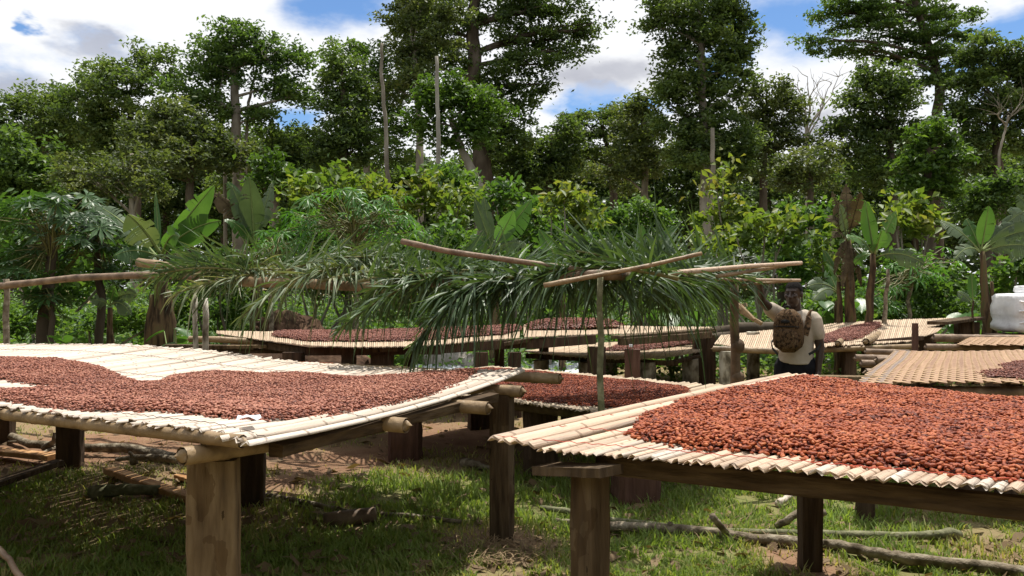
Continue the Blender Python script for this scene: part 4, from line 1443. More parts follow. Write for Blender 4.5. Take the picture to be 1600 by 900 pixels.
    slab(0.01, .088, .075, .075, .032, .018, 'dark_badge', M['strap'], bp)
    MB().tube([B(-.02, .03, .19), B(-.02, .04, .205), B(.0, .045, .212), B(.025, .04, .203), B(.025, .03, .19)], .008, 6).build('top_handle', M['strap'], bp, True)
    slab(0.0, .088, .03, .21, .012, .012, 'zip', M['strap'], bp)

    def band(pts, w, th, name, m):
        secs = []
        for i, q in enumerate(pts):
            tdir = (pts[min(i + 1, len(pts) - 1)] - pts[max(i - 1, 0)]).normalized()
            outv = (q - at(0, -.02, q.z)).normalized()
            s = tdir.cross(outv).normalized()
            secs.append([q - s * w / 2, q - s * w / 2 + outv * th, q + s * w / 2 + outv * th, q + s * w / 2])
        return MB().loft(secs).build(name, m, bp)
    band([at(-.10, .17, 1.13), at(-.115, .145, 1.20), at(-.12, .10, 1.285), at(-.122, .03, 1.325), at(-.125, -.04, 1.33), at(-.13, -.10, 1.27)], .055, .014, 'shoulder_strap', M['camo'])
    band([at(.09, .17, 1.13), at(.10, .145, 1.20), at(.105, .10, 1.285), at(.108, .03, 1.33), at(.11, -.04, 1.335), at(.11, -.10, 1.27)], .055, .014, 'shoulder_strap', M['camo'])
    band([at(-.13, .15, .96), at(-.19, .09, 1.0), at(-.215, .03, 1.05), at(-.205, -.06, 1.08), at(-.16, -.14, 1.12)], .022, .006, 'side_strap', M['strap'])
    band([at(.13, .16, .95), at(.19, .09, 1.0), at(.21, .03, 1.05), at(.2, -.06, 1.08)], .022, .006, 'side_strap', M['strap'])


man()

# ------------------------------------------------------------------ things lying about the yard
def branch(name, label, cat, pts, r0, r1, mname, forks=(), cut=True, group=None):
    pts = [Vector(p) for p in pts]
    path = []
    for i in range(len(pts) - 1):
        for q in np.linspace(0, 1, 5, endpoint=False):
            path.append(pts[i].lerp(pts[i + 1], q) + Vector((random.uniform(-1, 1), random.uniform(-1, 1), random.uniform(-.4, .6))) * r0 * .28)
    path.append(pts[-1])
    n = len(path)
    rs = [(r0 + (r1 - r0) * i / (n - 1)) * random.uniform(.93, 1.08) for i in range(n)]
    if not forks:
        o = MB().tube(path, rs, 9, True, .05).build(name, M[mname], None, True)
        return tag(o, label, cat, group)
    t = thing(name, label, cat, path[0], group)
    MB().tube(path, rs, 9, True, .05).build('stem', M[mname], t, True)
    for f, ra, rb in forks:
        MB().tube([Vector(q) for q in f], [ra + (rb - ra) * i / (len(f) - 1) for i in range(len(f))], 7, True, .06).build('fork', M[mname], t, True)
    return t


branch('fallen_branch', 'pale crooked branch with a raised fork, lying on the dirt below the left table', 'branch', [G(4, 677, .05), G(45, 694, .06), G(92, 698, .05), G(135, 700, .05), G(190, 699, .07), G(225, 706, .05), G(278, 718, .04)], .035, .05, 'branch',
       [([G(68, 700, .04), G(84, 690, .12), G(86, 676, .2)], .028, .02), ([G(92, 698, .05), G(74, 704, .06), G(64, 709, .05)], .02, .008), ([G(30, 690, .05), G(12, 690, .05)], .016, .006)])
branch('fallen_branch', 'smaller forked branch with a stubby foot, near the thick bamboo end', 'branch', [G(182, 718, .05), G(210, 714, .09), G(240, 715, .09), G(276, 718, .08)], .018, .035, 'branch',
       [([G(208, 714, .09), G(202, 706, .14)], .02, .012), ([G(208, 714, .09), G(210, 724, .03)], .03, .035), ([G(235, 715, .09), G(226, 722, .06)], .012, .005)])


def plank(name, label, p0, p1, w, h, mname, cat='plank', group=None):
    o = MB().timber(p0, p1, w, h, None, 5, .05, .1).build(name, M[mname])
    return tag(o, label, cat, group)


plank('plank', 'orange plank at the left edge, lying on the dirt beside the dark leg', G(-60, 700, .05), G(84, 714, .05), .13, .05, 'plank_orange')
plank('plank', 'orange plank with a square end, slanting down beside the pale corner leg', G(171, 735, .05), G(318, 786, .03), .10, .05, 'plank_orange')
plank('plank', 'short orange offcut between the slanting plank and the corner leg', G(279, 743, .03), G(306, 752, .03), .08, .03, 'plank_orange')
plank('plank', 'grey plank half in shade, its end propped against the left dark leg', G(-40, 768, .05), G(93, 722, .12), .11, .04, 'timber_brown')
branch('log', 'curved half log lying in the shade of the left table', 'log', [G(143, 770, .05), G(190, 766, .06), G(250, 765, .04)], .05, .035, 'branch_green')
lp = [G(506, 813, .05).lerp(G(587, 804, .055), q) for q in (0, .08, .3, .55, .8, .95, 1)]
lg = MB().tube(lp, [.044, .05, .051, .05, .052, .053, .049], 12, True, .025).build('log', M['bamboo_dark'], None, True)
tag(lg, 'short thick cut log lying at the shade edge in the grass', 'log')
branch('pole_stick', 'long thin stick along the shade edge, behind the short thick log', 'stick', [G(412, 773, .03), G(470, 784, .03), G(545, 800, .02), G(640, 806, .02), G(720, 815, .015)], .022, .014, 'branch')
branch('pole_stick', 'short pale stick between the dark leg and the long thin stick', 'stick', [G(405, 778, .02), G(440, 783, .02), G(478, 795, .015)], .012, .01, 'branch')
branch('fallen_branch', 'long pale log with an upright fork, running across the grass below the right table', 'branch', [G(950, 822, .05), G(1030, 825, .05), G(1110, 830, .05), G(1165, 841, .045), G(1230, 846, .045), G(1310, 853, .05), G(1390, 869, .05), G(1470, 880, .05), G(1560, 889, .05), G(1680, 905, .05)], .030, .034, 'branch',
       [([G(1137, 835, .05), G(1126, 822, .12), G(1113, 806, .2)], .022, .021), ([G(1055, 826, .05), G(1045, 817, .09)], .018, .014), ([G(1300, 852, .05), G(1288, 844, .08)], .016, .011)])
branch('pole_stick', 'greenish straight pole with a flared cut end, lying behind the forked log', 'stick', [G(845, 794, .05), G(880, 797, .05), G(960, 814, .04), G(1100, 829, .03), G(1250, 834, .03), G(1400, 838, .04), G(1468, 836, .05), G(1484, 831, .06), G(1497, 836, .03)], .018, .030, 'branch_green')
branch('pole_stick', 'short bent grey branch standing behind the slender dark leg', 'stick', [G(1215, 822, .03), G(1232, 812, .1), G(1248, 800, .14), G(1268, 806, .1), G(1290, 800, .12)], .022, .02, 'branch')
branch('pole_stick', 'small pale stick stub lying beside the stout near leg', 'stick', [G(868, 813, .02), G(895, 815, .02), G(925, 820, .02)], .014, .02, 'branch')
branch('wood_chip', 'broken pale wood chip on the grass below the red heap', 'wood chip', [G(1214, 788, .03), G(1224, 782, .05), G(1236, 775, .04)], .03, .015, 'slat_pale')
branch('pole_stick', 'thin reddish stick in the shadow of the left foreground', 'stick', [P(-12, 848, 3.4), P(14, 874, 3.3), P(48, 925, 3.15)], .012, .012, 'bamboo_red')
branch('wood_chip', 'splintered bark piece in deep shade under the low table', 'wood chip', [G(722, 722, .03), G(745, 728, .04), G(765, 732, .02)], .045, .02, 'branch')


def straw(label, c, r, n):
    V, Fa, rn = [], [], []
    for _ in range(n):
        a, q = random.uniform(0, 6.28), r * math.sqrt(random.random())
        p = Vector((c.x + q * math.cos(a), c.y + q * math.sin(a) * .8, .008 + random.random() * .035))
        b = random.uniform(0, 6.28); l = random.uniform(.05, .16)
        d = Vector((math.cos(b), math.sin(b), random.uniform(-.1, .25))) * l
        s = Vector((-math.sin(b), math.cos(b), 0)) * .0028
        o = len(V)
        V += [p - s, p + s, p + d * .5 + s + Vector((0, 0, .01)), p + d * .5 - s + Vector((0, 0, .01)), p + d]
        Fa += [(o, o + 1, o + 2), (o, o + 2, o + 3), (o + 3, o + 2, o + 4)]
        rn += [random.random()] * 5
    g = np_mesh('straw_litter', [tuple(v) for v in V], Fa, M['straw'], rnd=rn)
    tag(g, label, None, None, 'stuff')


straw('dry straw scattered round the foot of the tall weathered leg', G(780, 862), .34, 420)
straw('thin dry straw on the dirt under the left table', G(220, 715), 1.0, 450)
straw('dry straw and chips on the ground under the right table', G(1180, 850), .9, 350)

def litter(label, n):
    d_ = 4.2 / (1 - RNG.random(n) * (1 - 4.2 / 11)); x = (RNG.random(n) * 1.3 - .65) * d_
    z = ground_z(x, d_) + .012 + .02 * RNG.random(n)
    s = RNG.uniform(.025, .075, n); t = RNG.random(n) * 6.283
    ca, sa = np.cos(t) * s, np.sin(t) * s
    p = np.stack([x, d_, z], 1)
    u = np.stack([ca, sa, RNG.uniform(-.4, .4, n) * s], 1); v = np.stack([-sa * .4, ca * .4, RNG.uniform(-.2, .4, n) * s], 1)
    V = np.stack([p - u, p + v, p + u, p - v], 1).reshape(-1, 3)
    o = (np.arange(n) * 4)[:, None]
    g = np_mesh('leaf_litter', V, np.concatenate([o + [0, 1, 2], o + [0, 2, 3]], 0), M['straw'], rnd=np.repeat(RNG.random(n) * .7, 4))
    tag(g, label, None, None, 'stuff')


litter('dead brown leaves and bits of cane scattered over the yard', 1500)

# tarp, stones, soil mound, wrapped bales
xs, ys = np.linspace(-1.7, 1.3, 60), np.linspace(12.9, 18.2, 60)
X, Y = np.meshgrid(xs, ys)
X2 = X + .35 * (fnoise(X, Y, .7, 90) - .5) + .1 * (Y - 16); Y2 = Y + .8 * (fnoise(X, Y, .6, 91) - .5)
Zt = .035 + .16 * np.abs(fnoise(X, Y, 1.7, 92) - .5) + .05 * fnoise(X, Y, 5, 93)
i = (np.arange(59)[:, None] * 60 + np.arange(59)[None]).ravel()
o = np_mesh('plastic_sheet', np.stack([X2.ravel(), Y2.ravel(), Zt.ravel()], 1), np.stack([i, i + 1, i + 61, i + 60], 1), M['tarp'], smooth=True)
tag(o, 'crumpled whitish plastic sheet spread on the ground beyond the tables', 'plastic sheet')
xs, ys = np.linspace(0, 1, 24), np.linspace(0, 1, 24)


def lump(name, label, cat, c, r, m, seed, rough=.22, group=None, n=20):
    mb = MB()
    vs, fs = [], []
    for i in range(n + 1):
        th = math.pi * i / n
        for j in range(2 * n):
            a = math.pi * j / n
            v = Vector((math.sin(th) * math.cos(a), math.sin(th) * math.sin(a), math.cos(th)))
            k = 1 + rough * (float(fnoise(v.x * 1.3 + v.z + seed, v.y * 1.3 - v.z, 1.5, seed)) - .5) * 2 + rough * .3 * (float(vnoise(v.x + v.z * 2, v.y - v.z, 6, seed)) - .5)
            vs.append((c[0] + v.x * r[0] * k, c[1] + v.y * r[1] * k, c[2] + v.z * r[2] * k))
    for i in range(n):
        for j in range(2 * n):
            k = (j + 1) % (2 * n)
            fs.append((i * 2 * n + j, (i + 1) * 2 * n + j, (i + 1) * 2 * n + k, i * 2 * n + k))
    o = mb.add(vs, fs).build(name, M[m], None, True)
    return tag(o, label, cat, group)


lump('boulder', 'larger grey boulder under the far table, beside the plastic sheet', 'boulder', P(695, 562, 15.5), (.42, .35, .34), 'stone', 3)
lump('boulder', 'smaller rounded boulder at the edge of the plastic sheet', 'boulder', P(742, 568, 15.2), (.3, .25, .2), 'stone', 5)
lump('soil_mound', 'heap of brown soil behind the long far table', 'mound', P(455, 535, 15.2), (.62, .55, .5), 'mound', 8, .6)
lump('soil_mound', 'low brown soil bank under the left end of the long far table', 'mound', P(430, 572, 13.0), (1.5, .7, .35), 'mound', 11, .3)


def bale(label, x0, x1, y0, y1, d, depth, seed):
    t = thing('wrapped_bale', label, 'bale', P((x0 + x1) / 2, y1, d), 'white wrapped bales')
    p0, p1 = P(x0, y1, d), P(x1, y0, d)
    c = (p0 + p1) / 2 + Vector((0, depth / 2, 0))
    w, h = (p1.x - p0.x) / 2, (p1.z - p0.z) / 2
    mb = MB()
    n = 22
    vs, fs = [], []
    for i in range(n + 1):
        th = math.pi * i / n
        for j in range(2 * n):
            a = math.pi * j / n
            v = [math.sin(th) * math.cos(a), math.sin(th) * math.sin(a), math.cos(th)]
            nrm = (sum(abs(q) ** 13 for q in v)) ** (1 / 13)
            v = [q / nrm for q in v]
            k = 1 + .045 * (float(fnoise(v[0] * 1.7 + v[1] + seed, v[2] * 1.7, 2.1, seed)) - .5) - .05 * abs(math.sin(v[2] * 3.0 + v[0] * .5)) ** 8
            vs.append((c.x + v[0] * w * k, c.y + v[1] * depth / 2 * k, c.z + v[2] * h * (1 + .06 * (float(vnoise(v[0], v[1], 2.5, seed + 3)) - .5))))
    for i in range(n):
        for j in range(2 * n):
            k = (j + 1) % (2 * n)
            fs.append((i * 2 * n + j, (i + 1) * 2 * n + j, (i + 1) * 2 * n + k, i * 2 * n + k))
    mb.add(vs, fs).build('wrapping', M['white_wrap'], t, True)
    for k in range(3):
        fz = c.z + h * (-.5 + .5 * k)
        pth = [Vector((c.x - w * 1.01 + 2.02 * w * q, c.y - depth / 2 * 1.0 - .02, fz + .04 * math.sin(q * 7 + k))) for q in np.linspace(0, 1, 12)]
        MB().tube(pth, .014, 5).build('fold', M['white_wrap'], t, True)


bale('large white plastic wrapped bale standing behind the woven mats', 1592, 1690, 459, 521, 12.2, .8, 4)
bale('smaller white wrapped bale lying on top of the large one', 1618, 1680, 446, 462, 12.4, .6, 9)
e = P(1610, 521, 12.2)
bt = thing('bale_stand', 'low timber stand under the white wrapped bales', 'stand', (e.x, e.y, 0))
beam(bt, P(1548, 526, 12.5), P(1692, 526, 12.5), .5, .08, 'timber')
for px in (1560, 1625, 1685):
    leg(bt, P(px, 560, 12.5)[:2], .16, .16, 0, .76, 0, 'timber')

# offcuts, fallen trunk, poles at the far left
for k, (a, b, lb) in enumerate((((1148, 470), (1178, 500), 'uppermost orange offcut leaning on the pile behind the dark post'), ((1156, 486), (1190, 506), 'lower orange offcut on the pile behind the dark post'), ((1140, 484), (1166, 476), 'crossing orange offcut on the pile behind the dark post'))):
    plank('wood_offcut', lb, P(*a, 13.4 + .1 * k), P(*b, 13.2 + .1 * k), .09, .06, 'bamboo', 'offcut', 'orange offcuts behind the dark post')
branch('fallen_log', 'dark fallen trunk lying behind the far tables, left of the man', 'log', [P(1108, 522, 14), P(1150, 515, 14), P(1200, 512, 14.2), P(1262, 506, 14.5)], .12, .09, 'bark_dark')
branch('fallen_log', 'small dark log in front of the fallen trunk', 'log', [P(1100, 530, 13.6), P(1140, 526, 13.6), P(1172, 527, 13.6)], .09, .07, 'bark_dark')
plank('plank', 'long plank stacked left of the long far table', P(262, 541, 10.4), P(400, 543, 10.2), .14, .05, 'timber_brown')
plank('plank', 'second plank under the bamboo pole left of the far table', P(355, 542, 9.9), P(418, 541, 10.0), .1, .04, 'timber_pale')
o = MB().bamboo(P(295, 530, 10.0), P(418, 537, 10.2), .04, .02).build('bamboo_pole', M['bamboo'], None, True)
tag(o, 'loose bamboo pole lying on the planks left of the long far table', 'bamboo pole')
e = P(330, 555, 10.3)
pb = thing('plank_trestle', 'dark trestle under the stacked planks left of the far table', 'trestle', (e.x, e.y, 0))
beam(pb, P(262, 547, 10.4), P(470, 549, 10.2), .2, .05, 'timber')
for px in (285, 380):
    leg(pb, P(px, 560, 10.3)[:2], .14, .14, 0, .68, 0, 'timber')


# ------------------------------------------------------------------ leaves in bulk
def leaf_geo(c, nrm, az, L, Wd, fold=.25, droop=0.0):
    """rhombic leaves: centres c (n,3), tilt nrm (n,3) normals, azimuth az; folded along the midrib"""
    n = len(c)
    nrm = nrm / np.linalg.norm(nrm, axis=1, keepdims=True)
    d = np.stack([np.cos(az), np.sin(az), np.full(n, -droop)], 1)
    d -= nrm * (d * nrm).sum(1, keepdims=True)
    d /= np.linalg.norm(d, axis=1, keepdims=True) + 1e-9
    s = np.cross(d, nrm)
    L = L[:, None]; Wd = Wd[:, None]
    base, tip = c - d * L * .5, c + d * L * .5 - nrm * L * .08
    l = c - s * Wd * .5 - d * L * .06 + nrm * Wd * fold
    r = c + s * Wd * .5 - d * L * .06 + nrm * Wd * fold
    V = np.stack([base, l, tip, r], 1).reshape(-1, 3)
    o = (np.arange(n) * 4)[:, None]
    Fa = np.concatenate([o + [0, 2, 1], o + [0, 3, 2]], 0)
    return V, Fa


def clump_leaves(blobs, cover, L, clump_r, spread=.9, droop=.5, flat=.55, tone_by_clump=.26, base=.5, shell=.45):
    """blobs: (centre, (rx,ry,rz)). Leaf clumps spread through each ellipsoid."""
    cs, tn = [], []
    for c, r in blobs:
        area = math.pi * r[0] * max(r[2], .4 * r[0])
        n = int(cover * area / (.26 * L * L * .5))
        ncl = max(4, int(area / (clump_r ** 2) * 2.0))
        v = RNG.normal(size=(ncl, 3)); v /= np.linalg.norm(v, axis=1, keepdims=True)
        rad = RNG.random(ncl) ** shell
        cc = np.array(c) + v * rad[:, None] * np.array(r)
        ct = RNG.normal(0, tone_by_clump, ncl)
        k = RNG.integers(0, ncl, n)
        loose = (RNG.random(n) < .55)[:, None]
        u3 = RNG.normal(size=(n, 3)); ul = u3 / np.linalg.norm(u3, axis=1, keepdims=True)
        off = np.where(loose, u3 * .52, ul * (RNG.random(n) ** .42)[:, None] * .9) * clump_r * np.array([1, 1, flat]) * RNG.uniform(.6, 1.25, ncl)[k][:, None]
        off[:, 2] -= .2 * flat / clump_r * (off[:, 0] ** 2 + off[:, 1] ** 2)
        cs.append(cc[k] + off)
        tn.append(base + ct[k] + RNG.normal(0, .14, n) + off[:, 2] / clump_r * .1)
    c = np.concatenate(cs); tn = np.clip(np.concatenate(tn), 0, 1)
    n = len(c)
    nrm = np.stack([RNG.normal(0, spread, n), RNG.normal(0, spread, n), np.ones(n)], 1)
    V, Fa = leaf_geo(c, nrm, RNG.random(n) * 6.283, L * RNG.uniform(.7, 1.25, n), L * RNG.uniform(.38, .6, n), droop=droop)
    return V, Fa, np.repeat(tn, 4)


def limb(mb, p0, p1, r0, r1, wob=.06, n=7, nseg=7, up=.0):
    p0, p1 = Vector(p0), Vector(p1)
    L = (p1 - p0).length
    ph = random.uniform(0, 6)
    path = []
    for i in range(nseg + 1):
        q = i / nseg
        p = p0.lerp(p1, q) + Vector((math.sin(q * 5 + ph), math.cos(q * 4 + ph * 2), 0)) * wob * L * math.sin(math.pi * q) + Vector((0, 0, up * L * math.sin(math.pi * q)))
        path.append(p + Vector((random.uniform(-1, 1), random.uniform(-1, 1), 0)) * wob * .15 * L * (0 < i < nseg))
    mb.tube(path, [r0 + (r1 - r0) * i / nseg for i in range(nseg + 1)], n, False)
    return path


def tree(label, d, trunk, r0, blobs, m, L=.30, cover=2.6, clump=.75, bark='bark_dark', cat='tree', group='forest trees beyond the yard', thick=.9, base=.5, limbs=True, droop=.5, flat=.55, name='tree', twigs=3):
    """trunk: pixels from the ground up at distance d; blobs: (px, py, rx, ry) pixel sizes at d, optional depth shift"""
    k = d / F
    foot = P(trunk[0][0], 450, d); foot.z = -.1
    t = thing(name, label, cat, (foot.x, foot.y, 0), group)
    pts = [foot] + [P(x, y, d) for x, y in trunk[1:]]
    tb = MB()
    path = []
    for i in range(len(pts) - 1):
        for q in np.linspace(0, 1, 5, endpoint=False):
            path.append(pts[i].lerp(pts[i + 1], q) + Vector((random.uniform(-1, 1), random.uniform(-1, 1), 0)) * r0 * .18)
    path.append(pts[-1])
    n = len(path)
    rad = [r0 * (1 - .62 * i / (n - 1)) * (1.25 if i == 0 else 1) for i in range(n)]
    tb.tube(path, rad, 9, True, .05)
    bl = []
    for bb in blobs:
        x, y, rx, ry = bb[:4]
        dd = d + (bb[4] if len(bb) > 4 else random.uniform(-.35, .35) * rx * k)
        c = P(x, y, dd)
        bl.append((c, (rx * dd / F, rx * dd / F * thick, ry * dd / F)))
        if limbs:
            cand = [(i, p) for i, p in enumerate(path) if p.z < c.z - .1 * (c - p).length] or [(n // 2, path[n // 2])]
            i0, p0 = min(cand, key=lambda ip: (ip[1] - c).length + abs(ip[1].z - c.z) * .3)
            rb = min(rad[i0] * .5, .035 + .02 * (c - p0).length)
            lp = limb(tb, p0, c, rb, rb * .4, .06, 7, 7, .05)
            for _ in range(twigs):
                e = c + Vector((random.uniform(-1, 1) * bl[-1][1][0], random.uniform(-1, 1) * bl[-1][1][1], random.uniform(-.3, .9) * bl[-1][1][2])) * .85
                limb(tb, lp[random.randrange(3, 7)], e, rb * .42, rb * .1, .08, 5, 5, .03)
    tb.build('trunk', M[bark], t, True)
    for c0, r in list(bl):                                           # stray boughs that break the outline
        for _ in range(3):
            v = Vector((random.gauss(0, 1), random.gauss(0, 1), random.gauss(.1, .8))).normalized()
            q = random.uniform(.28, .45)
            bl.append((c0 + Vector((v.x * r[0], v.y * r[1], v.z * r[2])) * random.uniform(.85, 1.2), (r[0] * q, r[1] * q, r[2] * q * .8)))
    V, Fa, rn = clump_leaves(bl, cover * .9, L * .78, clump * .85, droop=droop, base=base, flat=flat)
    np_mesh('crown', V, Fa, M[m], t, rnd=rn)
    return t


def bare_tree(label, d, trunk, r0, tips, bark, group='forest trees beyond the yard'):
    foot = P(trunk[0][0], 450, d); foot.z = -.1
    t = thing('bare_tree', label, 'tree', (foot.x, foot.y, 0), group)
    pts = [foot] + [P(x, y, d) for x, y in trunk[1:]]
    mb = MB()
    path = []
    for i in range(len(pts) - 1):
        for q in np.linspace(0, 1, 6, endpoint=False):
            path.append(pts[i].lerp(pts[i + 1], q) + Vector((random.uniform(-1, 1), random.uniform(-1, 1), 0)) * r0 * .25)
    path.append(pts[-1])
    n = len(path)
    mb.tube(path, [r0 * (1 - .5 * i / n) for i in range(n)], 8, True, .06)
    mb.build('trunk', M[bark], t, True)
    for x, y in tips:
        e = P(x, y, d + random.uniform(-1.5, 1.5))
        st = path[random.randrange(int(n * .62), n)]
        b = MB()
        lp = limb(b, st, e, r0 * .4, r0 * .1, .07, 6, 8, .05)
        for _ in range(5):
            s = lp[random.randrange(3, 9)]
            limb(b, s, s + (e - s) * random.uniform(.2, .5) + Vector((random.uniform(-1, 1), random.uniform(-.6, .6), random.uniform(.2, 1.1))) * .9, r0 * .15, r0 * .04, .08, 4, 4)
        b.build('branch', M[bark], t, True)
    return t


# ---- forest trees, left to right (pixel sizes at their distance)
T = tree
T('rounded lighter tree at the far left edge of the forest', 30, [(25, 0), (28, 300), (30, 230)], .22, [(30, 235, 48, 45), (-15, 260, 50, 50), (60, 275, 45, 40), (10, 300, 60, 40), (-60, 240, 60, 60)], 'leaf_mid', .3, 2.6, .7, base=.42)
T('dark broad tree forming the low skyline at the far left', 46, [(70, 0), (70, 260), (72, 190)], .35, [(20, 195, 55, 32), (75, 170, 48, 28), (110, 190, 45, 40), (-40, 200, 60, 40), (60, 230, 80, 45), (30, 165, 28, 14), (95, 150, 22, 18)], 'leaf_dark', .34, 2.4, .9, base=.55)
T('feathery dark tree with a flat top left of the tallest left crown', 44, [(215, 0), (212, 250), (200, 150)], .32, [(150, 118, 32, 20), (135, 140, 30, 16), (185, 108, 30, 18), (225, 92, 24, 20), (262, 92, 24, 14), (240, 128, 40, 22), (185, 145, 50, 28), (215, 185, 70, 40), (140, 180, 50, 36), (170, 225, 60, 40)], 'leaf_dark', .32, 2.2, .8, base=.6)
T('tallest crown on the left, domed, on a cluster of pale stems', 36, [(374, 0), (370, 240), (368, 130), (366, 70)], .3, [(365, 40, 28, 22), (345, 72, 36, 26), (392, 66, 34, 28), (320, 105, 44, 30), (372, 108, 46, 30), (424, 98, 40, 32), (462, 96, 24, 26), (300, 145, 44, 32), (440, 140, 46, 28), (478, 150, 24, 16), (335, 165, 40, 26), (415, 182, 40, 18)], 'leaf_mid', .28, 2.2, .62, 'bark_grey', base=.38)
for lb, pts in (('slim pale stem left of the main stem of the domed tree', [(352, 0), (352, 260), (346, 190), (336, 130)]), ('slim pale stem right of the main stem of the domed tree', [(384, 0), (383, 250), (388, 160), (400, 110)])):
    bare_tree(lb, 36.5, pts, .10, [(pts[-1][0] + q, pts[-1][1] - 20) for q in (-14, 12)], 'bark_grey')
T('olive tree in front of the domed crown, low and broad', 33, [(300, 0), (296, 300), (300, 220)], .24, [(260, 180, 44, 34), (318, 205, 46, 30), (240, 225, 46, 34), (300, 245, 55, 34), (355, 235, 38, 30), (210, 265, 46, 34)], 'leaf_olive', .28, 2.5, .65, base=.45)
T('twiggy brownish tree with pale bare branches low on the left', 29, [(210, 0), (208, 290), (206, 240)], .16, [(190, 260, 46, 26), (240, 245, 30, 22), (150, 285, 50, 24), (225, 290, 50, 22), (100, 270, 34, 26)], 'leaf_olive', .22, 1.5, .5, 'bark_grey', base=.5, twigs=6)
T('dark mass of a tree right of the domed crown, with a crooked pale limb', 38, [(430, 0), (428, 250), (424, 190)], .26, [(440, 215, 46, 30), (400, 240, 40, 30), (468, 235, 36, 30), (430, 270, 60, 30), (380, 285, 50, 26), (478, 280, 34, 34)], 'leaf_dark', .3, 2.6, .7, 'bark_grey', base=.55)
T('dark ivy clad tree column left of the bare broken trunk', 31, [(540, 0), (538, 250), (534, 120)], .24, [(520, 150, 24, 40), (540, 185, 34, 40), (556, 140, 26, 30), (520, 215, 34, 34), (560, 230, 34, 34), (535, 100, 26, 22), (505, 240, 24, 24)], 'leaf_dark', .24, 3.0, .55, base=.5)
T('lighter open tree behind the bare broken trunk', 38, [(570, 0), (572, 230), (566, 120)], .22, [(530, 78, 32, 16), (578, 82, 34, 18), (555, 112, 40, 22), (608, 118, 34, 26), (590, 160, 40, 26), (620, 200, 40, 30), (560, 205, 30, 24), (600, 245, 44, 26)], 'leaf_mid', .28, 1.9, .6, 'bark_grey', base=.42)
bare_tree('bare brown broken trunk standing alone among the leaves', 30, [(603, 0), (606, 280), (602, 190), (596, 110), (597, 68)], .10, [], 'bark_grey')
bare_tree('straight slender pale grey trunk without branches', 23.3, [(687, 0), (686, 270), (684, 180), (682, 88)], .085, [], 'bark_white')
T('giant dark tree with a thick black trunk and limbs spreading far to the right', 40, [(762, 0), (758, 290), (742, 170), (738, 60), (742, -40)], .62, [(690, 20, 46, 34), (660, 60, 38, 34), (705, 90, 40, 28), (640, 30, 26, 26), (650, 105, 34, 24), (775, 20, 44, 30), (830, 18, 44, 26), (885, 22, 40, 24), (918, 48, 26, 20), (870, 62, 46, 18), (806, 66, 46, 26), (840, 100, 44, 20), (892, 84, 26, 14), (770, 108, 42, 26), (800, 146, 44, 22), (842, 132, 24, 16), (770, 170, 42, 34), (805, 200, 34, 30), (775, 235, 44, 36), (760, -40, 110, 40), (860, -20, 70, 24), (660, -20, 60, 34)], 'leaf_dark', .3, 2.3, .72, base=.52)
T('grey green tree with fine foliage in front of the giant on its left', 33, [(655, 0), (655, 210), (648, 80)], .22, [(640, 28, 40, 30), (672, 62, 44, 34), (630, 80, 30, 28), (690, 20, 36, 28), (655, 118, 40, 26), (620, 140, 28, 24), (650, -20, 50, 30)], 'leaf_olive', .24, 2.2, .5, 'bark_grey', base=.55)
T('bright green leaning tree with a forked trunk before the giant', 25, [(758, 0), (750, 292), (722, 236), (705, 190)], .20, [(700, 135, 36, 26), (738, 158, 42, 30), (772, 180, 28, 28), (705, 178, 44, 30), (748, 208, 40, 22), (668, 150, 28, 24), (660, 190, 30, 26), (690, 222, 34, 18)], 'leaf_bright', .24, 2.5, .5, 'bark_grey', base=.38)
T('dark low tree filling the gap under the giant', 42, [(860, 0), (858, 260), (862, 210)], .22, [(830, 240, 44, 40), (870, 255, 40, 34), (800, 265, 46, 34), (880, 215, 26, 30), (845, 285, 60, 26)], 'leaf_dark', .3, 2.6, .7, base=.5)
T('spreading flat crowned dark tree under the gap in the clouds', 44, [(960, 0), (958, 270), (945, 215)], .30, [(900, 190, 34, 16), (940, 180, 36, 14), (975, 172, 34, 16), (915, 210, 44, 18), (965, 205, 46, 18), (1000, 186, 34, 20), (935, 240, 54, 20), (990, 235, 40, 24), (895, 245, 38, 24)], 'leaf_dark', .28, 2.0, .7, base=.62, flat=.35)
T('greyish leaved tree beside the tall right column, crown shimmering', 38, [(1010, 0), (1008, 250), (1005, 190)], .22, [(1010, 152, 28, 22), (985, 180, 30, 26), (1015, 200, 30, 26), (985, 225, 38, 28), (1020, 250, 40, 30), (960, 270, 44, 26)], 'leaf_olive', .28, 2.2, .62, 'bark_grey', base=.62)
T('tall columnar dark tree wrapped in climbers, rising out of view', 33, [(1106, 0), (1102, 270), (1098, 150), (1092, 20)], .28, [(1030, 12, 30, 26), (1012, 40, 18, 16), (1090, 10, 60, 30), (1140, 16, 38, 30), (1060, 48, 42, 26), (1112, 56, 52, 30), (1160, 62, 28, 32), (1050, 92, 32, 30), (1100, 108, 48, 36), (1148, 110, 34, 34), (1060, 142, 38, 34), (1120, 160, 48, 34), (1060, 190, 40, 32), (1130, 208, 50, 34), (1080, 232, 46, 34), (1150, 250, 44, 34), (1100, -40, 90, 30)], 'leaf_dark', .26, 2.8, .6, 'bark_grey', base=.66)
bare_tree('second straight grey trunk close beside the columnar tree', 31, [(1116, 0), (1114, 290), (1113, 200)], .14, [], 'bark_grey')
T('brown tinged tree right of the columnar tree', 36, [(1196, 0), (1192, 280), (1198, 180)], .24, [(1200, 142, 36, 20), (1232, 158, 28, 24), (1190, 172, 42, 24), (1232, 190, 32, 22), (1185, 212, 46, 28), (1236, 222, 34, 20), (1200, 258, 56, 30)], 'leaf_olive', .26, 2.5, .6, base=.48)
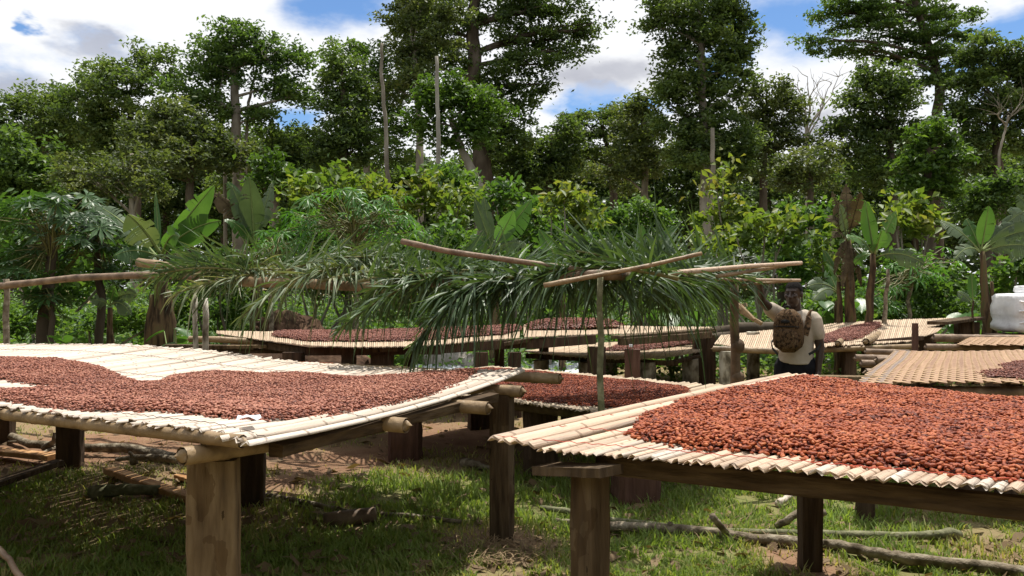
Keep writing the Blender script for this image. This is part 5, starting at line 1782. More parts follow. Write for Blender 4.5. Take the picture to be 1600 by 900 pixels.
bare_tree('leafless pale tree with fine twigs against the white cloud', 47, [(1262, 0), (1262, 240), (1260, 190)], .16, [(1246, 130), (1262, 120), (1280, 128), (1300, 130), (1290, 152), (1252, 150), (1310, 120)], 'bark_white')
T('low bushy tree with reddish twigs below the leafless tree', 31, [(1268, 0), (1266, 290), (1264, 250)], .16, [(1250, 250, 34, 22), (1290, 240, 28, 18), (1270, 275, 46, 24), (1232, 285, 36, 22)], 'leaf_olive', .24, 2.2, .5, base=.55)
T('very tall tree with layered fern like boughs reaching left', 39, [(1466, 0), (1464, 240), (1468, 130), (1440, 40), (1420, -30)], .32, [(1262, 66, 24, 6), (1300, 76, 34, 8), (1290, 20, 34, 9), (1330, 10, 40, 11), (1325, 42, 36, 8), (1345, 84, 32, 9), (1370, 26, 44, 14), (1380, 56, 44, 14), (1425, 18, 44, 20), (1440, 56, 44, 18), (1480, 24, 44, 18), (1495, 52, 36, 13), (1400, 92, 36, 16), (1460, 92, 48, 20), (1505, 92, 24, 12), (1430, 126, 40, 18), (1480, 130, 38, 22), (1420, -20, 90, 20), (1340, -14, 50, 10)], 'leaf_mid', .26, 2.1, .6, base=.40, flat=.28)
T('dark dense tree under the layered boughs', 35, [(1398, 0), (1396, 290), (1390, 190)], .26, [(1362, 115, 24, 20), (1392, 128, 34, 24), (1355, 150, 34, 28), (1325, 162, 20, 18), (1412, 162, 38, 34), (1350, 192, 40, 26), (1308, 200, 22, 16), (1400, 212, 44, 36), (1345, 232, 40, 28), (1380, 262, 60, 30)], 'leaf_dark', .26, 2.8, .6, base=.5)
T('dark dense crown at the far right edge of the forest', 34, [(1562, 0), (1560, 280), (1556, 180)], .28, [(1540, 72, 36, 22), (1582, 78, 30, 24), (1520, 100, 32, 26), (1560, 116, 46, 30), (1605, 120, 30, 40), (1515, 145, 36, 34), (1570, 165, 44, 30), (1505, 190, 30, 40), (1545, 215, 40, 26), (1600, 200, 36, 40), (1500, 245, 40, 30), (1660, 140, 60, 70)], 'leaf_dark', .26, 2.7, .6, base=.52)
bare_tree('pale forked trunk showing through the far right crown', 30, [(1562, 0), (1561, 240), (1570, 205), (1576, 180)], .055, [(1540, 178), (1562, 165), (1592, 172), (1598, 150)], 'bark_grey')
T('bright climber covered column in front of the dark right trees', 23, [(1452, 0), (1452, 300), (1450, 230)], .2, [(1436, 205, 22, 14), (1462, 200, 22, 14), (1480, 212, 20, 14), (1440, 228, 28, 18), (1480, 238, 26, 20), (1420, 250, 20, 18), (1455, 258, 40, 22), (1440, 290, 38, 24), (1480, 290, 34, 24)], 'leaf_bright', .24, 2.8, .42, base=.38)
T('low tree with brown fruit clusters under the far right crown', 26, [(1545, 0), (1543, 330), (1540, 300)], .16, [(1530, 288, 34, 16), (1562, 300, 36, 20), (1510, 310, 34, 20), (1590, 285, 30, 20), (1550, 330, 50, 20)], 'leaf_mid', .24, 2.4, .5, base=.35)

# more distant trees closing the gaps behind
for k, (px, py, rx, ry, lb) in enumerate(((40, 215, 110, 60, 'far dark tree behind the rounded tree at the left edge'), (150, 225, 90, 60, 'far dark tree behind the twiggy brownish tree'), (260, 210, 90, 60, 'far dark tree behind the low olive tree'), (350, 225, 80, 60, 'far dark tree under the domed crown'), (450, 235, 70, 50, 'far dark tree left of the ivy clad column'), (560, 262, 60, 40, 'far dark tree between the ivy clad column and the bare trunk'), (640, 255, 60, 36, 'far dark tree right of the bare broken trunk'), (720, 262, 70, 44, 'far dark tree behind the leaning bright tree'), (850, 250, 80, 40, 'far dark tree below the giant limbs'), (960, 255, 90, 40, 'far dark tree under the flat crown'), (1080, 235, 80, 50, 'far dark tree behind the columnar tree'), (1200, 255, 70, 36, 'far dark tree behind the brown tinged tree'), (1320, 262, 70, 36, 'far dark tree below the leafless tree'), (1430, 240, 80, 50, 'far dark tree behind the climber column'), (1570, 250, 90, 60, 'far dark tree at the right edge behind the fruit clusters'))):
    T(lb, 56, [(px, 0), (px, 330), (px + 5, 270)], .3, [(px, py + 26, rx * .8, ry * .7), (px - rx * .4, py + 16, rx * .5, ry * .6), (px + rx * .45, py + 10, rx * .5, ry * .6), (px + rx * .1, py - ry * .12, rx * .45, ry * .5), (px - 12, py + 70, rx, 40), (px + 10, py + 120, rx, 36)], 'leaf_dark', .46, 1.9, 1.1, base=.45, limbs=False, group='trees far back in the forest')


# ------------------------------------------------------------------ shrubs, cocoa trees, undergrowth
def shrub(label, d, px, blobs, m, L, cover=2.2, clump=.4, cat='shrub', name='shrub', droop=1.0, base=.45, group='shrubs at the forest edge', stem_r=.04):
    foot = P(px, 450, d); foot.z = 0
    t = thing(name, label, cat, foot, group)
    mb = MB()
    bl = []
    for x, y, rx, ry in blobs:
        dd = d + random.uniform(-.3, .3)
        c = P(x, y, dd)
        bl.append((c, (rx * dd / F, rx * dd / F * .8, ry * dd / F)))
        limb(mb, foot + Vector((random.uniform(-.12, .12), random.uniform(-.1, .1), -.05)), c, stem_r, stem_r * .35, .05, 6, 7, .02)
    mb.build('stem', M['bark_grey'], t, True)
    V, Fa, rn = clump_leaves(bl, cover, L, clump, droop=droop, base=base, spread=.8, flat=.7)
    np_mesh('foliage', V, Fa, M[m], t, rnd=rn)
    return t


shrub('yellow green cocoa tree with reddish young leaves above the cassava', 19, 560, [(520, 278, 34, 18), (470, 290, 30, 20), (560, 300, 40, 24), (500, 318, 50, 22), (600, 312, 30, 24)], 'leaf_yellow', .24, 2.2, .4, 'cocoa tree', 'cocoa_tree', group='cocoa trees at the forest edge')
shrub('rounded bright shrub between the banana top and the cocoa tree', 21, 440, [(430, 262, 38, 20), (400, 275, 26, 18), (455, 280, 36, 20)], 'leaf_bright', .2, 2.3, .4)
shrub('yellow green cocoa tree left of the upright banana leaves', 18, 700, [(690, 300, 34, 22), (660, 280, 30, 20), (650, 320, 36, 24), (706, 340, 36, 24), (720, 310, 26, 18)], 'leaf_yellow', .22, 2.2, .4, 'cocoa tree', 'cocoa_tree', group='cocoa trees at the forest edge')
shrub('dark fern leaved shrub right of the pale slender trunk', 20, 710, [(690, 272, 34, 16), (725, 285, 30, 18), (740, 310, 28, 20)], 'leaf_bush', .16, 2.6, .35)
shrub('cocoa tree with pale hanging leaves right of the upright banana leaves', 18, 890, [(880, 305, 34, 18), (905, 325, 34, 18), (860, 318, 22, 16), (915, 350, 30, 18)], 'leaf_yellow', .24, 1.9, .36, 'cocoa tree', 'cocoa_tree', base=.62, group='cocoa trees at the forest edge')
shrub('finely leaved grey green shrub beside the pale hanging cocoa leaves', 20, 1000, [(1000, 328, 34, 18), (970, 345, 30, 20), (1030, 345, 32, 20), (1000, 365, 46, 20)], 'leaf_bush', .16, 2.4, .36)
shrub('young cocoa tree with yellow leaves beside the grey columnar trunk', 19, 1130, [(1128, 262, 18, 10), (1120, 290, 22, 14), (1140, 315, 28, 16), (1110, 340, 30, 20), (1150, 345, 26, 18)], 'leaf_yellow', .24, 1.8, .34, 'cocoa tree', 'cocoa_tree', base=.5, group='cocoa trees at the forest edge')
shrub('broad cocoa tree above the raised arm of the man', 17, 1200, [(1190, 345, 40, 20), (1230, 340, 26, 16), (1150, 365, 40, 22), (1210, 370, 36, 20), (1110, 385, 36, 22)], 'leaf_yellow', .22, 2.1, .36, 'cocoa tree', 'cocoa_tree', base=.36, group='cocoa trees at the forest edge')
shrub('leaning cocoa branch hanging left of the dead banana stem', 16, 1290, [(1296, 365, 18, 20), (1285, 395, 22, 26), (1305, 425, 20, 22)], 'leaf_yellow', .2, 2.0, .3, 'cocoa tree', 'cocoa_tree', base=.45, group='cocoa trees at the forest edge')
shrub('cocoa tree with pale drooping leaves behind the tall banana leaf', 17.5, 1440, [(1430, 318, 36, 16), (1460, 335, 36, 20), (1410, 325, 24, 14), (1440, 355, 36, 18), (1400, 345, 22, 16)], 'leaf_yellow', .26, 2.2, .36, 'cocoa tree', 'cocoa_tree', base=.58, group='cocoa trees at the forest edge')
shrub('dense dark green bush under the right banana plants', 16.5, 1420, [(1420, 420, 50, 34), (1470, 440, 40, 30), (1390, 450, 44, 30), (1450, 470, 60, 26)], 'leaf_bush', .17, 2.2, .36, base=.35)
shrub('leafy bush right of the single upright banana leaf', 17, 1590, [(1590, 420, 40, 30), (1560, 450, 40, 26), (1620, 400, 40, 30)], 'leaf_bush', .2, 2.2, .38, base=.45)
shrub('low leafy bush behind the head of the man', 15, 1310, [(1300, 465, 34, 20), (1340, 480, 40, 22), (1260, 485, 30, 18)], 'leaf_bush', .17, 2.2, .34, base=.55)
shrub('bright weedy bush beyond the sloping far table', 16, 1420, [(1400, 488, 50, 14), (1450, 482, 40, 16), (1360, 492, 40, 12), (1510, 485, 36, 18)], 'leaf_bright', .1, 2.4, .3, base=.45)
shrub('dark bush under the right half of the fronds', 14.5, 1080, [(1070, 460, 46, 34), (1120, 450, 36, 34), (1030, 478, 40, 26)], 'leaf_bush', .15, 2.0, .34, base=.38)
shrub('leafy bush behind the fronds left of the middle post', 15.5, 850, [(850, 410, 50, 34), (900, 440, 46, 36), (800, 430, 46, 36), (860, 480, 60, 26)], 'leaf_bush', .18, 2.2, .38, base=.35)
shrub('wide bush behind the drooping curtain frond', 16, 680, [(660, 370, 50, 28), (720, 380, 40, 30), (620, 400, 50, 34), (690, 430, 60, 34), (640, 470, 60, 30)], 'leaf_bush', .19, 2.2, .38, base=.4)
shrub('green bush behind the mottled double post', 15.5, 350, [(350, 430, 50, 34), (300, 470, 44, 34), (380, 475, 46, 30), (340, 500, 50, 24)], 'leaf_bush', .14, 2.3, .34, base=.42)
shrub('sunny bush under the papaya leaves at the left', 15.5, 150, [(130, 500, 50, 24), (200, 490, 44, 28), (60, 500, 50, 24), (250, 500, 40, 26), (20, 500, 40, 26)], 'leaf_bush', .13, 2.4, .34, base=.6)
shrub('dark bush behind the papaya crown at the left', 17.5, 60, [(40, 380, 60, 40), (120, 390, 60, 36), (190, 380, 50, 36), (20, 330, 50, 30), (100, 440, 80, 30)], 'leaf_bush', .2, 2.3, .42, base=.3)
shrub('dark bush behind the cassava under the cocoa tree', 18.5, 500, [(460, 360, 50, 36), (530, 370, 60, 40), (590, 350, 40, 36), (480, 420, 60, 36), (560, 430, 60, 36)], 'leaf_bush', .2, 2.3, .42, base=.32)
shrub('dim bush right of the oil palm', 19, 1270, [(1260, 330, 40, 30), (1310, 345, 40, 36), (1280, 400, 50, 36), (1240, 430, 40, 36)], 'leaf_bush', .2, 2.1, .42, base=.22)
shrub('dim bush between the upright banana leaves and the grey green shrub', 20, 800, [(800, 340, 50, 34), (840, 370, 50, 34), (950, 390, 60, 34), (770, 300, 40, 26)], 'leaf_bush', .22, 2.1, .45, base=.2)


def undergrowth():
    n = 60000
    d = RNG.uniform(15.5, 27, n)
    x = (RNG.random(n) * 1.5 - .75) * d
    hmax = np.clip((d - 14) * .16, .3, 1.7) * (.35 + .9 * fnoise(x, d, .55, 13))
    z = hmax * RNG.random(n) ** .7
    c = np.stack([x, d, z], 1)
    nrm = np.stack([RNG.normal(0, .7, n), RNG.normal(0, .7, n) - .25, np.ones(n)], 1)
    L = RNG.uniform(.10, .26, n)
    V, Fa = leaf_geo(c, nrm, RNG.random(n) * 6.283, L, L * RNG.uniform(.35, .6, n), droop=.6)
    tn = np.clip(.4 + (fnoise(x, d, .8, 17) - .5) * .9 + RNG.normal(0, .15, n), 0, 1)
    o = np_mesh('undergrowth', V, Fa, M['leaf_bush'], rnd=np.repeat(tn, 4))
    tag(o, 'tangled low green undergrowth along the forest edge', None, None, 'stuff')
    n = 9000
    d = RNG.uniform(12.5, 17, n); x = (RNG.random(n) * 1.4 - .7) * d
    keep = fnoise(x, d, .9, 23) > .47
    x, d = x[keep], d[keep]; n = len(x)
    c = np.stack([x, d, .03 + .22 * RNG.random(n)], 1)
    nrm = np.stack([RNG.normal(0, .6, n), RNG.normal(0, .6, n), np.ones(n)], 1)
    L = RNG.uniform(.06, .16, n)
    V, Fa = leaf_geo(c, nrm, RNG.random(n) * 6.283, L, L * .5)
    o = np_mesh('weeds', V, Fa, M['leaf_bush'], rnd=np.repeat(np.clip(RNG.normal(.6, .2, n), 0, 1), 4))
    tag(o, 'low leafy weeds on the ground beyond the far tables', None, None, 'stuff')
    # a far-off wall of leaves closing the wood
    n = 34000
    d = RNG.uniform(60, 75, n); x = (RNG.random(n) * 1.7 - .85) * d
    top = 8.5 + 6.5 * fnoise(x, d * 0, .05, 29)
    z = top * RNG.random(n)
    nrm = np.stack([RNG.normal(0, .7, n), RNG.normal(0, .7, n) - .6, np.ones(n)], 1)
    L = RNG.uniform(.6, 1.1, n)
    V, Fa = leaf_geo(np.stack([x, d, z], 1), nrm, RNG.random(n) * 6.283, L, L * .55)
    o = np_mesh('far_wood', V, Fa, M['leaf_dark'], rnd=np.repeat(np.clip(RNG.normal(.4, .2, n), 0, 1), 4))
    tag(o, 'dark wall of distant forest behind the trees', None, None, 'stuff')

    # unseen forest added round the sides and near end, blocking low sky light
    n = 30000
    t = RNG.random(n)
    ang = np.where(RNG.random(n) < .62, RNG.uniform(np.pi * 1.0, np.pi * 2.0, n), RNG.choice([0, 1], n) * np.pi + RNG.uniform(-.12, .12, n) * 3.0)
    rad = RNG.uniform(19, 26, n)
    x, y = np.cos(ang) * rad * 1.1, np.sin(ang) * rad * .8 + 3
    keep = (np.abs(x) > .70 * np.maximum(y, 0) + 4) | (y < -6)
    x, y = x[keep], y[keep]; n = len(x)
    z = 11 * RNG.random(n) * (.6 + .5 * fnoise(x, y, .12, 33))
    nrm = np.stack([RNG.normal(0, .7, n), RNG.normal(0, .7, n), np.ones(n) * .7], 1)
    L = RNG.uniform(.5, .95, n)
    V, Fa = leaf_geo(np.stack([x, y, z], 1), nrm, RNG.random(n) * 6.283, L, L * .55)
    o = np_mesh('sky_blocking_wood', V, Fa, M['leaf_dark'], rnd=np.repeat(np.clip(RNG.normal(.4, .2, n), 0, 1), 4))
    tag(o, 'unseen forest wall added round the clearing to block low sky light', None, None, 'stuff')


undergrowth()


# ------------------------------------------------------------------ banana plants
def banana_leaf(t, base, tip, width, m='leaf_banana', bend=.12, roll=0.0, tears=.3, petiole=.16, face=None, hang=.34):
    base, tip = Vector(base), Vector(tip)
    ax = tip - base
    L = ax.length
    dn = Vector((0, 0, -1))
    upv = Vector((0, 0, 1))
    ctrl = (base + tip) / 2 + (upv * bend * L)
    view = face if face is not None else Vector((0, -1, .35))
    n = 22
    V, Fa, mi = [], [], []
    path = []
    for i in range(n + 1):
        q = i / n
        path.append(base * (1 - q) ** 2 + ctrl * 2 * q * (1 - q) + tip * q * q)
    sgs = {-1: [], 1: []}
    for i in range(n + 1):
        q = i / n
        p = path[i]
        tg_ = (path[min(i + 1, n)] - path[max(i - 1, 0)]).normalized()
        s = tg_.cross(view)
        s = s.normalized() if s.length > 1e-3 else Vector((1, 0, 0))
        s = Matrix.Rotation(roll, 3, tg_) @ s
        nu = s.cross(tg_)
        u = max(0, (q - petiole) / (1 - petiole))
        w = width * .43 * (math.sin(math.pi * min(1, u ** .85 * .95 + .04)) ** .7 if u > 0 else 0)
        for sg in (-1, 1):
            sgs[sg].append((p, s * sg, nu, w, tg_))
    for sg in (-1, 1):
        gap = False
        i = 0
        seg_droop = random.uniform(0, hang)
        for i in range(n):
            if sgs[sg][i + 1][3] <= 0:
                continue
            if random.random() < tears * 1.25 + .04:
                seg_droop = random.uniform(0, hang * 2.2)
                g = random.uniform(.15, .5)
            else:
                g = 0.0
            row = []
            for (p, s, nu, w, tg_), shift in ((sgs[sg][i], g), (sgs[sg][i + 1], 0)):
                adv = tg_ * (L / n) * shift
                a = p
                b = p + s * w * .55 + nu * (w * .10) + dn * w * seg_droop * .25 + adv * .7 + tg_ * w * .12
                c = p + s * w * (1 - .0 * g) + nu * (w * .02) + dn * w * seg_droop + adv + tg_ * w * .26
                row.append((a, b, c))
            o = len(V)
            V += [*row[0], *row[1]]
            Fa += [(o, o + 1, o + 4, o + 3), (o + 1, o + 2, o + 5, o + 4)]
            mi += [0, 0]
    mb = MB()
    mb.v = [tuple(v) for v in V]; mb.f = Fa; mb.mi = mi
    mb.tube(path, [max(.006, (.026 * width / .55) * (1 - .85 * i / n)) for i in range(n + 1)], 6, True, 0, 1)
    return mb.build('leaf', (M[m], M['midrib'] if m != 'leaf_dead' else M['leaf_dead']), t, True)


def banana(label, d, stems, leaves, r=.11, stem_m='stem_banana'):
    """stems: (px_foot, px_top, py_top[, radius]); leaves: (bx,by,tx,ty,width m,depth shift,mat,bend,roll,tears)"""
    foot = P(stems[0][0], 450, d); foot.z = 0
    t = thing('banana_plant', label, 'banana plant', foot, 'banana plants at the forest edge')
    for st in stems:
        f = P(st[0], 450, d); f.z = -.05
        top = P(st[1], st[2], d)
        rr = st[3] if len(st) > 3 else r
        n = 9
        path = [f.lerp(top, i / n) + Vector((random.uniform(-1, 1), random.uniform(-1, 1), 0)) * .018 for i in range(n + 1)]
        MB().tube(path, [rr * (1.1 - .62 * (i / n) ** 1.5) * random.uniform(.92, 1.1) for i in range(n + 1)], 11, True, .09).build('stem', M[st[4] if len(st) > 4 else stem_m], t, True)
    for lf in leaves:
        bx, by, tx, ty, w, ds = lf[:6]
        m = lf[6] if len(lf) > 6 else 'leaf_banana'
        banana_leaf(t, P(bx, by, d), P(tx, ty, d + ds), w, m, lf[7] if len(lf) > 7 else .12, lf[8] if len(lf) > 8 else random.uniform(-.5, .5), lf[9] if len(lf) > 9 else .3)
    return t


banana('big banana clump left of centre with broad ragged leaves and thick dark shaggy stems', 13.2, [(247, 252, 440, .19), (232, 240, 460, .13), (262, 262, 455, .14)], [
    (250, 400, 334, 290, .50, -.5, 'leaf_banana', .05, .3, .12), (250, 395, 200, 335, .62, -.4, 'leaf_banana_old', .15, -.3, .35), (250, 398, 345, 345, .50, -.6, 'leaf_banana', .16, .5, .25),
    (248, 402, 178, 400, .44, -.4, 'leaf_banana', .30, .2, .3), (252, 400, 300, 320, .48, .4, 'leaf_banana', .10, -.4, .2), (248, 405, 150, 320, .55, .8, 'leaf_banana_old', .10, .4, .5),
    (252, 405, 320, 420, .42, -.3, 'leaf_banana', .35, .3, .3), (248, 400, 215, 440, .36, -.4, 'leaf_banana_old', .4, .2, .5), (250, 400, 243, 300, .12, .2, 'leaf_banana', .0, 0, 0), (252, 400, 280, 370, .44, -.9, 'leaf_banana', .25, .5, .2)])
banana('banana plant with broad dull leaves standing behind the big clump', 15.5, [(400, 398, 400, .12)], [
    (398, 385, 390, 276, .55, -.3, 'leaf_banana_old', .02, .2, .15), (398, 385, 425, 285, .50, .2, 'leaf_banana_old', .04, -.5, .25), (398, 388, 362, 290, .42, -.3, 'leaf_banana_old', .10, .6, .5), (398, 385, 330, 300, .40, -.4, 'leaf_dead', .25, .3, .6),
    (398, 388, 350, 345, .34, -.6, 'leaf_banana', .35, .2, .3), (398, 385, 356, 284, .40, .2, 'leaf_banana', .15, -.2, .3), (398, 390, 440, 370, .4, -.3, 'leaf_banana', .3, 0, .3)])
banana('banana plant with two upright leaves forming a narrow v in the middle', 15, [(775, 772, 400, .10)], [
    (770, 392, 742, 312, .34, -.2, 'leaf_banana_old', .02, .4, .1), (770, 392, 756, 308, .30, .2, 'leaf_banana_old', .0, -.4, .1), (772, 388, 830, 312, .46, -.2, 'leaf_banana', -.02, .1, .12), (772, 388, 802, 330, .40, -.4, 'leaf_banana', -.02, .5, .1), (770, 392, 735, 372, .32, -.3, 'leaf_banana', .3, 0, .3), (772, 392, 822, 384, .3, -.3, 'leaf_banana_old', .3, 0, .4)])
banana('small banana plant with light leaves behind the crossed split bamboos', 14.5, [(880, 878, 430, .07)], [
    (876, 415, 842, 358, .30, -.2, 'leaf_banana', .02, .2, .1), (876, 415, 890, 380, .26, -.2, 'leaf_banana', .05, 0, .1), (876, 415, 925, 415, .3, -.2, 'leaf_banana', .3, .2, .3), (876, 418, 955, 372, .34, .3, 'leaf_banana_old', .12, .1, .3)])
banana('slim banana plant with narrow upright leaves above the right fronds', 15.5, [(1000, 1000, 430, .07)], [
    (1000, 400, 1003, 350, .26, .0, 'leaf_banana', .0, .3, .05), (1000, 405, 1058, 352, .26, .1, 'leaf_banana', .05, .2, .2), (1000, 405, 1040, 375, .3, -.3, 'leaf_banana_old', .2, .2, .2), (1000, 405, 940, 385, .3, .2, 'leaf_banana_old', .2, .1, .3)])
banana('banana plant with a withered brown top and shaggy dead stem behind the man', 13.5, [(1330, 1326, 370, .095, 'stem_banana'), (1312, 1310, 430, .06, 'stem_banana')], [
    (1325, 375, 1300, 300, .34, -.2, 'leaf_dead', .08, .4, .6), (1325, 372, 1322, 288, .30, .2, 'leaf_dead', .02, -.4, .5), (1325, 372, 1345, 300, .30, -.2, 'leaf_dead', .05, .2, .6), (1325, 378, 1292, 345, .28, -.4, 'leaf_dead', .45, .3, .6), (1326, 378, 1302, 372, .26, -.3, 'leaf_dead', .6, .3, .6), (1325, 380, 1312, 320, .3, -.5, 'leaf_banana_old', .08, .2, .5),
    (1327, 376, 1316, 452, .14, -.3, 'leaf_dead', .25, .3, .5), (1327, 378, 1346, 448, .13, -.25, 'leaf_dead', .25, .3, .5), (1327, 374, 1330, 470, .13, -.35, 'leaf_dead', .3, .2, .5), (1326, 374, 1303, 430, .14, -.2, 'leaf_dead', .4, .2, .5),
    (1310, 440, 1286, 390, .36, -.2, 'leaf_banana', .02, .4, .25), (1312, 440, 1290, 412, .3, -.3, 'leaf_banana', .1, .5, .3)])
banana('banana plant with one tall broad leaf right of the dead stem', 13.0, [(1352, 1364, 396, .075), (1380, 1386, 420, .045, 'branch')], [
    (1366, 396, 1352, 314, .40, -.2, 'leaf_banana', -.02, .2, .08), (1366, 398, 1378, 360, .36, -.4, 'leaf_banana', .02, .1, .05), (1368, 398, 1400, 330, .34, .2, 'leaf_banana', .06, .5, .25), (1364, 398, 1324, 372, .32, -.4, 'leaf_banana', .3, .4, .3), (1368, 402, 1444, 412, .34, -.2, 'leaf_banana_old', .30, .2, .45), (1366, 400, 1335, 412, .28, .3, 'leaf_banana', .4, .3, .3)])
banana('small banana plant with drooping pale leaves behind the head of the man', 13.8, [(1312, 1308, 470, .07)], [
    (1308, 455, 1262, 448, .34, -.2, 'leaf_banana_old', .28, .3, .3), (1308, 458, 1270, 470, .28, -.4, 'leaf_banana_old', .35, .3, .3), (1308, 455, 1292, 420, .3, .2, 'leaf_banana', .05, .3, .2)])
banana('large banana plant with arching leaves near the right edge', 13.5, [(1545, 1535, 393, .085), (1562, 1549, 440, .05)], [
    (1533, 392, 1545, 322, .38, -.2, 'leaf_banana', .0, .1, .08), (1533, 392, 1510, 342, .34, .2, 'leaf_banana', .08, -.3, .3), (1532, 394, 1470, 345, .42, .3, 'leaf_banana_old', .18, .4, .5), (1532, 395, 1492, 405, .32, -.3, 'leaf_banana_old', .38, .3, .5), (1535, 392, 1620, 360, .42, -.2, 'leaf_banana_old', .22, .2, .35), (1535, 394, 1612, 385, .38, -.4, 'leaf_banana_old', .2, .3, .4), (1535, 392, 1590, 350, .36, .4, 'leaf_banana_old', .18, .2, .4), (1534, 392, 1600, 330, .34, .6, 'leaf_banana_old', .1, .4, .4), (1548, 480, 1530, 470, .05, 0, 'leaf_banana', .1, 0, 0)])
banana('single upright young banana leaf on a short shoot by the large plant', 12.8, [(1524, 1520, 470, .03)], [(1520, 472, 1518, 426, .2, 0, 'leaf_banana', .0, .15, .0), (1520, 476, 1496, 456, .2, .1, 'leaf_banana_old', .2, .2, .2)])
banana('banana plant half out of view at the right edge of the yard', 15.5, [(1650, 1640, 372, .10)], [
    (1640, 370, 1575, 330, .46, -.3, 'leaf_banana_old', .2, .3, .5), (1640, 370, 1590, 305, .46, .2, 'leaf_banana_old', .12, -.3, .4), (1640, 370, 1600, 290, .4, -.3, 'leaf_banana', .02, .3, .3), (1640, 375, 1580, 410, .4, -.3, 'leaf_banana_old', .35, .2, .4)])
banana('low banana sucker left of the dead stem clump by the papaya stems', 13.6, [(172, 172, 480, .07)], [
    (172, 475, 180, 448, .26, -.2, 'leaf_banana', .1, .2, .1), (172, 478, 214, 462, .3, -.3, 'leaf_banana_old', .3, .2, .3), (172, 478, 140, 470, .26, -.2, 'leaf_banana_old', .3, .2, .3), (172, 478, 205, 492, .28, -.3, 'leaf_banana_old', .4, .2, .3)])


# ------------------------------------------------------------------ papaya, cassava, oil palm
def palmate_mesh(name, lobes, width, m, deep=.34, hang=.15, toothed=True):
    """one hand shaped leaf of radius 1 lying in XY, stalk at the origin"""
    vs, fs = [(0, 0, 0)], []
    for k in range(lobes):
        a = (k - (lobes - 1) / 2) * (5.0 / lobes)
        l = 1 - .30 * abs(k - (lobes - 1) / 2) / (lobes / 2)
        d = (math.cos(a), math.sin(a)); s = (-d[1], d[0])
        ring = []
        for q, w in ((.30, .5), (.55, 1.0 if toothed else .8), (.72, .55 if toothed else .75), (1.0, 0)):
            z = -hang * (q * l) ** 2
            if w == 0:
                ring.append([(d[0] * l, d[1] * l, z)])
            else:
                ring.append([(d[0] * l * q - s[0] * w * width, d[1] * l * q - s[1] * w * width, z + .03), (d[0] * l * q, d[1] * l * q, z), (d[0] * l * q + s[0] * w * width, d[1] * l * q + s[1] * w * width, z + .03)])
        o = len(vs)
        for r in ring:
            vs += r
        fs += [(0, o, o + 1), (0, o + 1, o + 2)]
        for j in (0, 3):
            fs += [(o + j, o + j + 3, o + j + 4, o + j + 1), (o + j + 1, o + j + 4, o + j + 5, o + j + 2)]
        fs += [(o + 6, o + 9, o + 7), (o + 7, o + 9, o + 8)]
    me = bpy.data.meshes.new(name)
    me.from_pydata(vs, [], fs)
    at = me.attributes.new('rnd', 'FLOAT', 'POINT')
    r0 = random.random()
    at.data.foreach_set('value', [r0] * len(vs))
    me.materials.append(M[m])
    me.update()
    return me


def palmate_plant(name, label, cat, d, px, stem, n, blobs, size, meshes, stem_m, stem_r, group):
    foot = P(px, 450, d); foot.z = 0
    t = thing(name, label, cat, foot, group)
    mb = MB()
    pts = [foot + Vector((0, 0, -.05))] + [P(x, y, d) for x, y in stem]
    path = []
    for i in range(len(pts) - 1):
        for q in np.linspace(0, 1, 5, endpoint=False):
            path.append(pts[i].lerp(pts[i + 1], q) + Vector((random.uniform(-.02, .02), random.uniform(-.02, .02), 0)))
    path.append(pts[-1])
    mb.tube(path, [stem_r * (1.15 - .5 * i / (len(path) - 1)) for i in range(len(path))], 9, True, .08)
    mb.build('stem', M[stem_m], t, True)
    pet = MB()
    for i in range(n):
        x, y, rx, ry = random.choice(blobs)
        a, q = random.uniform(0, 6.28), math.sqrt(random.random())
        c = P(x + rx * q * math.cos(a), y + ry * q * math.sin(a), d + random.uniform(-1, 1) * rx * d / F * .9)
        s = size * random.uniform(.7, 1.2)
        out = (c - path[-1]); out.z *= .3
        out = out.normalized() if out.length > .05 else Vector((1, 0, 0))
        yaw = math.atan2(out.y, out.x) + random.uniform(-.5, .5)
        Mx = Matrix.Translation(c) @ Matrix.Rotation(yaw, 4, 'Z') @ Matrix.Rotation(random.uniform(-.05, .75), 4, 'Y') @ Matrix.Rotation(random.uniform(-.5, .5), 4, 'X') @ Matrix.Scale(s, 4)
        place('leaf', random.choice(meshes), t, Mx)
        st = path[random.randrange(int(len(path) * .7), len(path))]
        mid = (st + c) / 2 + Vector((0, 0, .12))
        pet.tube([st, mid, c], [.012, .009, .006], 5, False)
    o = pet.build('leaf_stalks', M['rachis'], t, True)
    o['kind'] = 'stuff'
    return t


pm = [palmate_mesh('leaf', 9, .10, 'leaf_papaya') for _ in range(6)]
cm = [palmate_mesh('leaf', 7, .09, 'leaf_cassava', toothed=False, hang=.4) for _ in range(6)]
palmate_plant('papaya_tree', 'papaya tree at the left edge, its large lobed leaves catching the light', 'papaya tree', 13.2, 62, [(72, 480), (78, 420), (85, 370)], 85, [(60, 330, 60, 24), (20, 350, 50, 30), (110, 360, 60, 30), (70, 400, 70, 30), (20, 420, 40, 30), (100, 320, 50, 20)], .36, pm, 'bark_dark', .10, 'papaya trees')
palmate_plant('papaya_tree', 'second papaya tree with a slimmer dark stem next to the banana clump', 'papaya tree', 13.8, 155, [(158, 470), (152, 400), (150, 360)], 55, [(150, 350, 46, 26), (180, 370, 40, 26), (130, 400, 50, 26), (180, 420, 30, 24), (90, 440, 30, 20)], .34, pm, 'bark_dark', .07, 'papaya trees')
palmate_plant('papaya_tree', 'young papaya shoot with dark hanging leaves beside the left papaya stem', 'papaya tree', 13.0, 78, [(80, 500), (82, 470)], 18, [(80, 480, 30, 20), (60, 470, 20, 18)], .28, pm, 'bark_dark', .05, 'papaya trees')
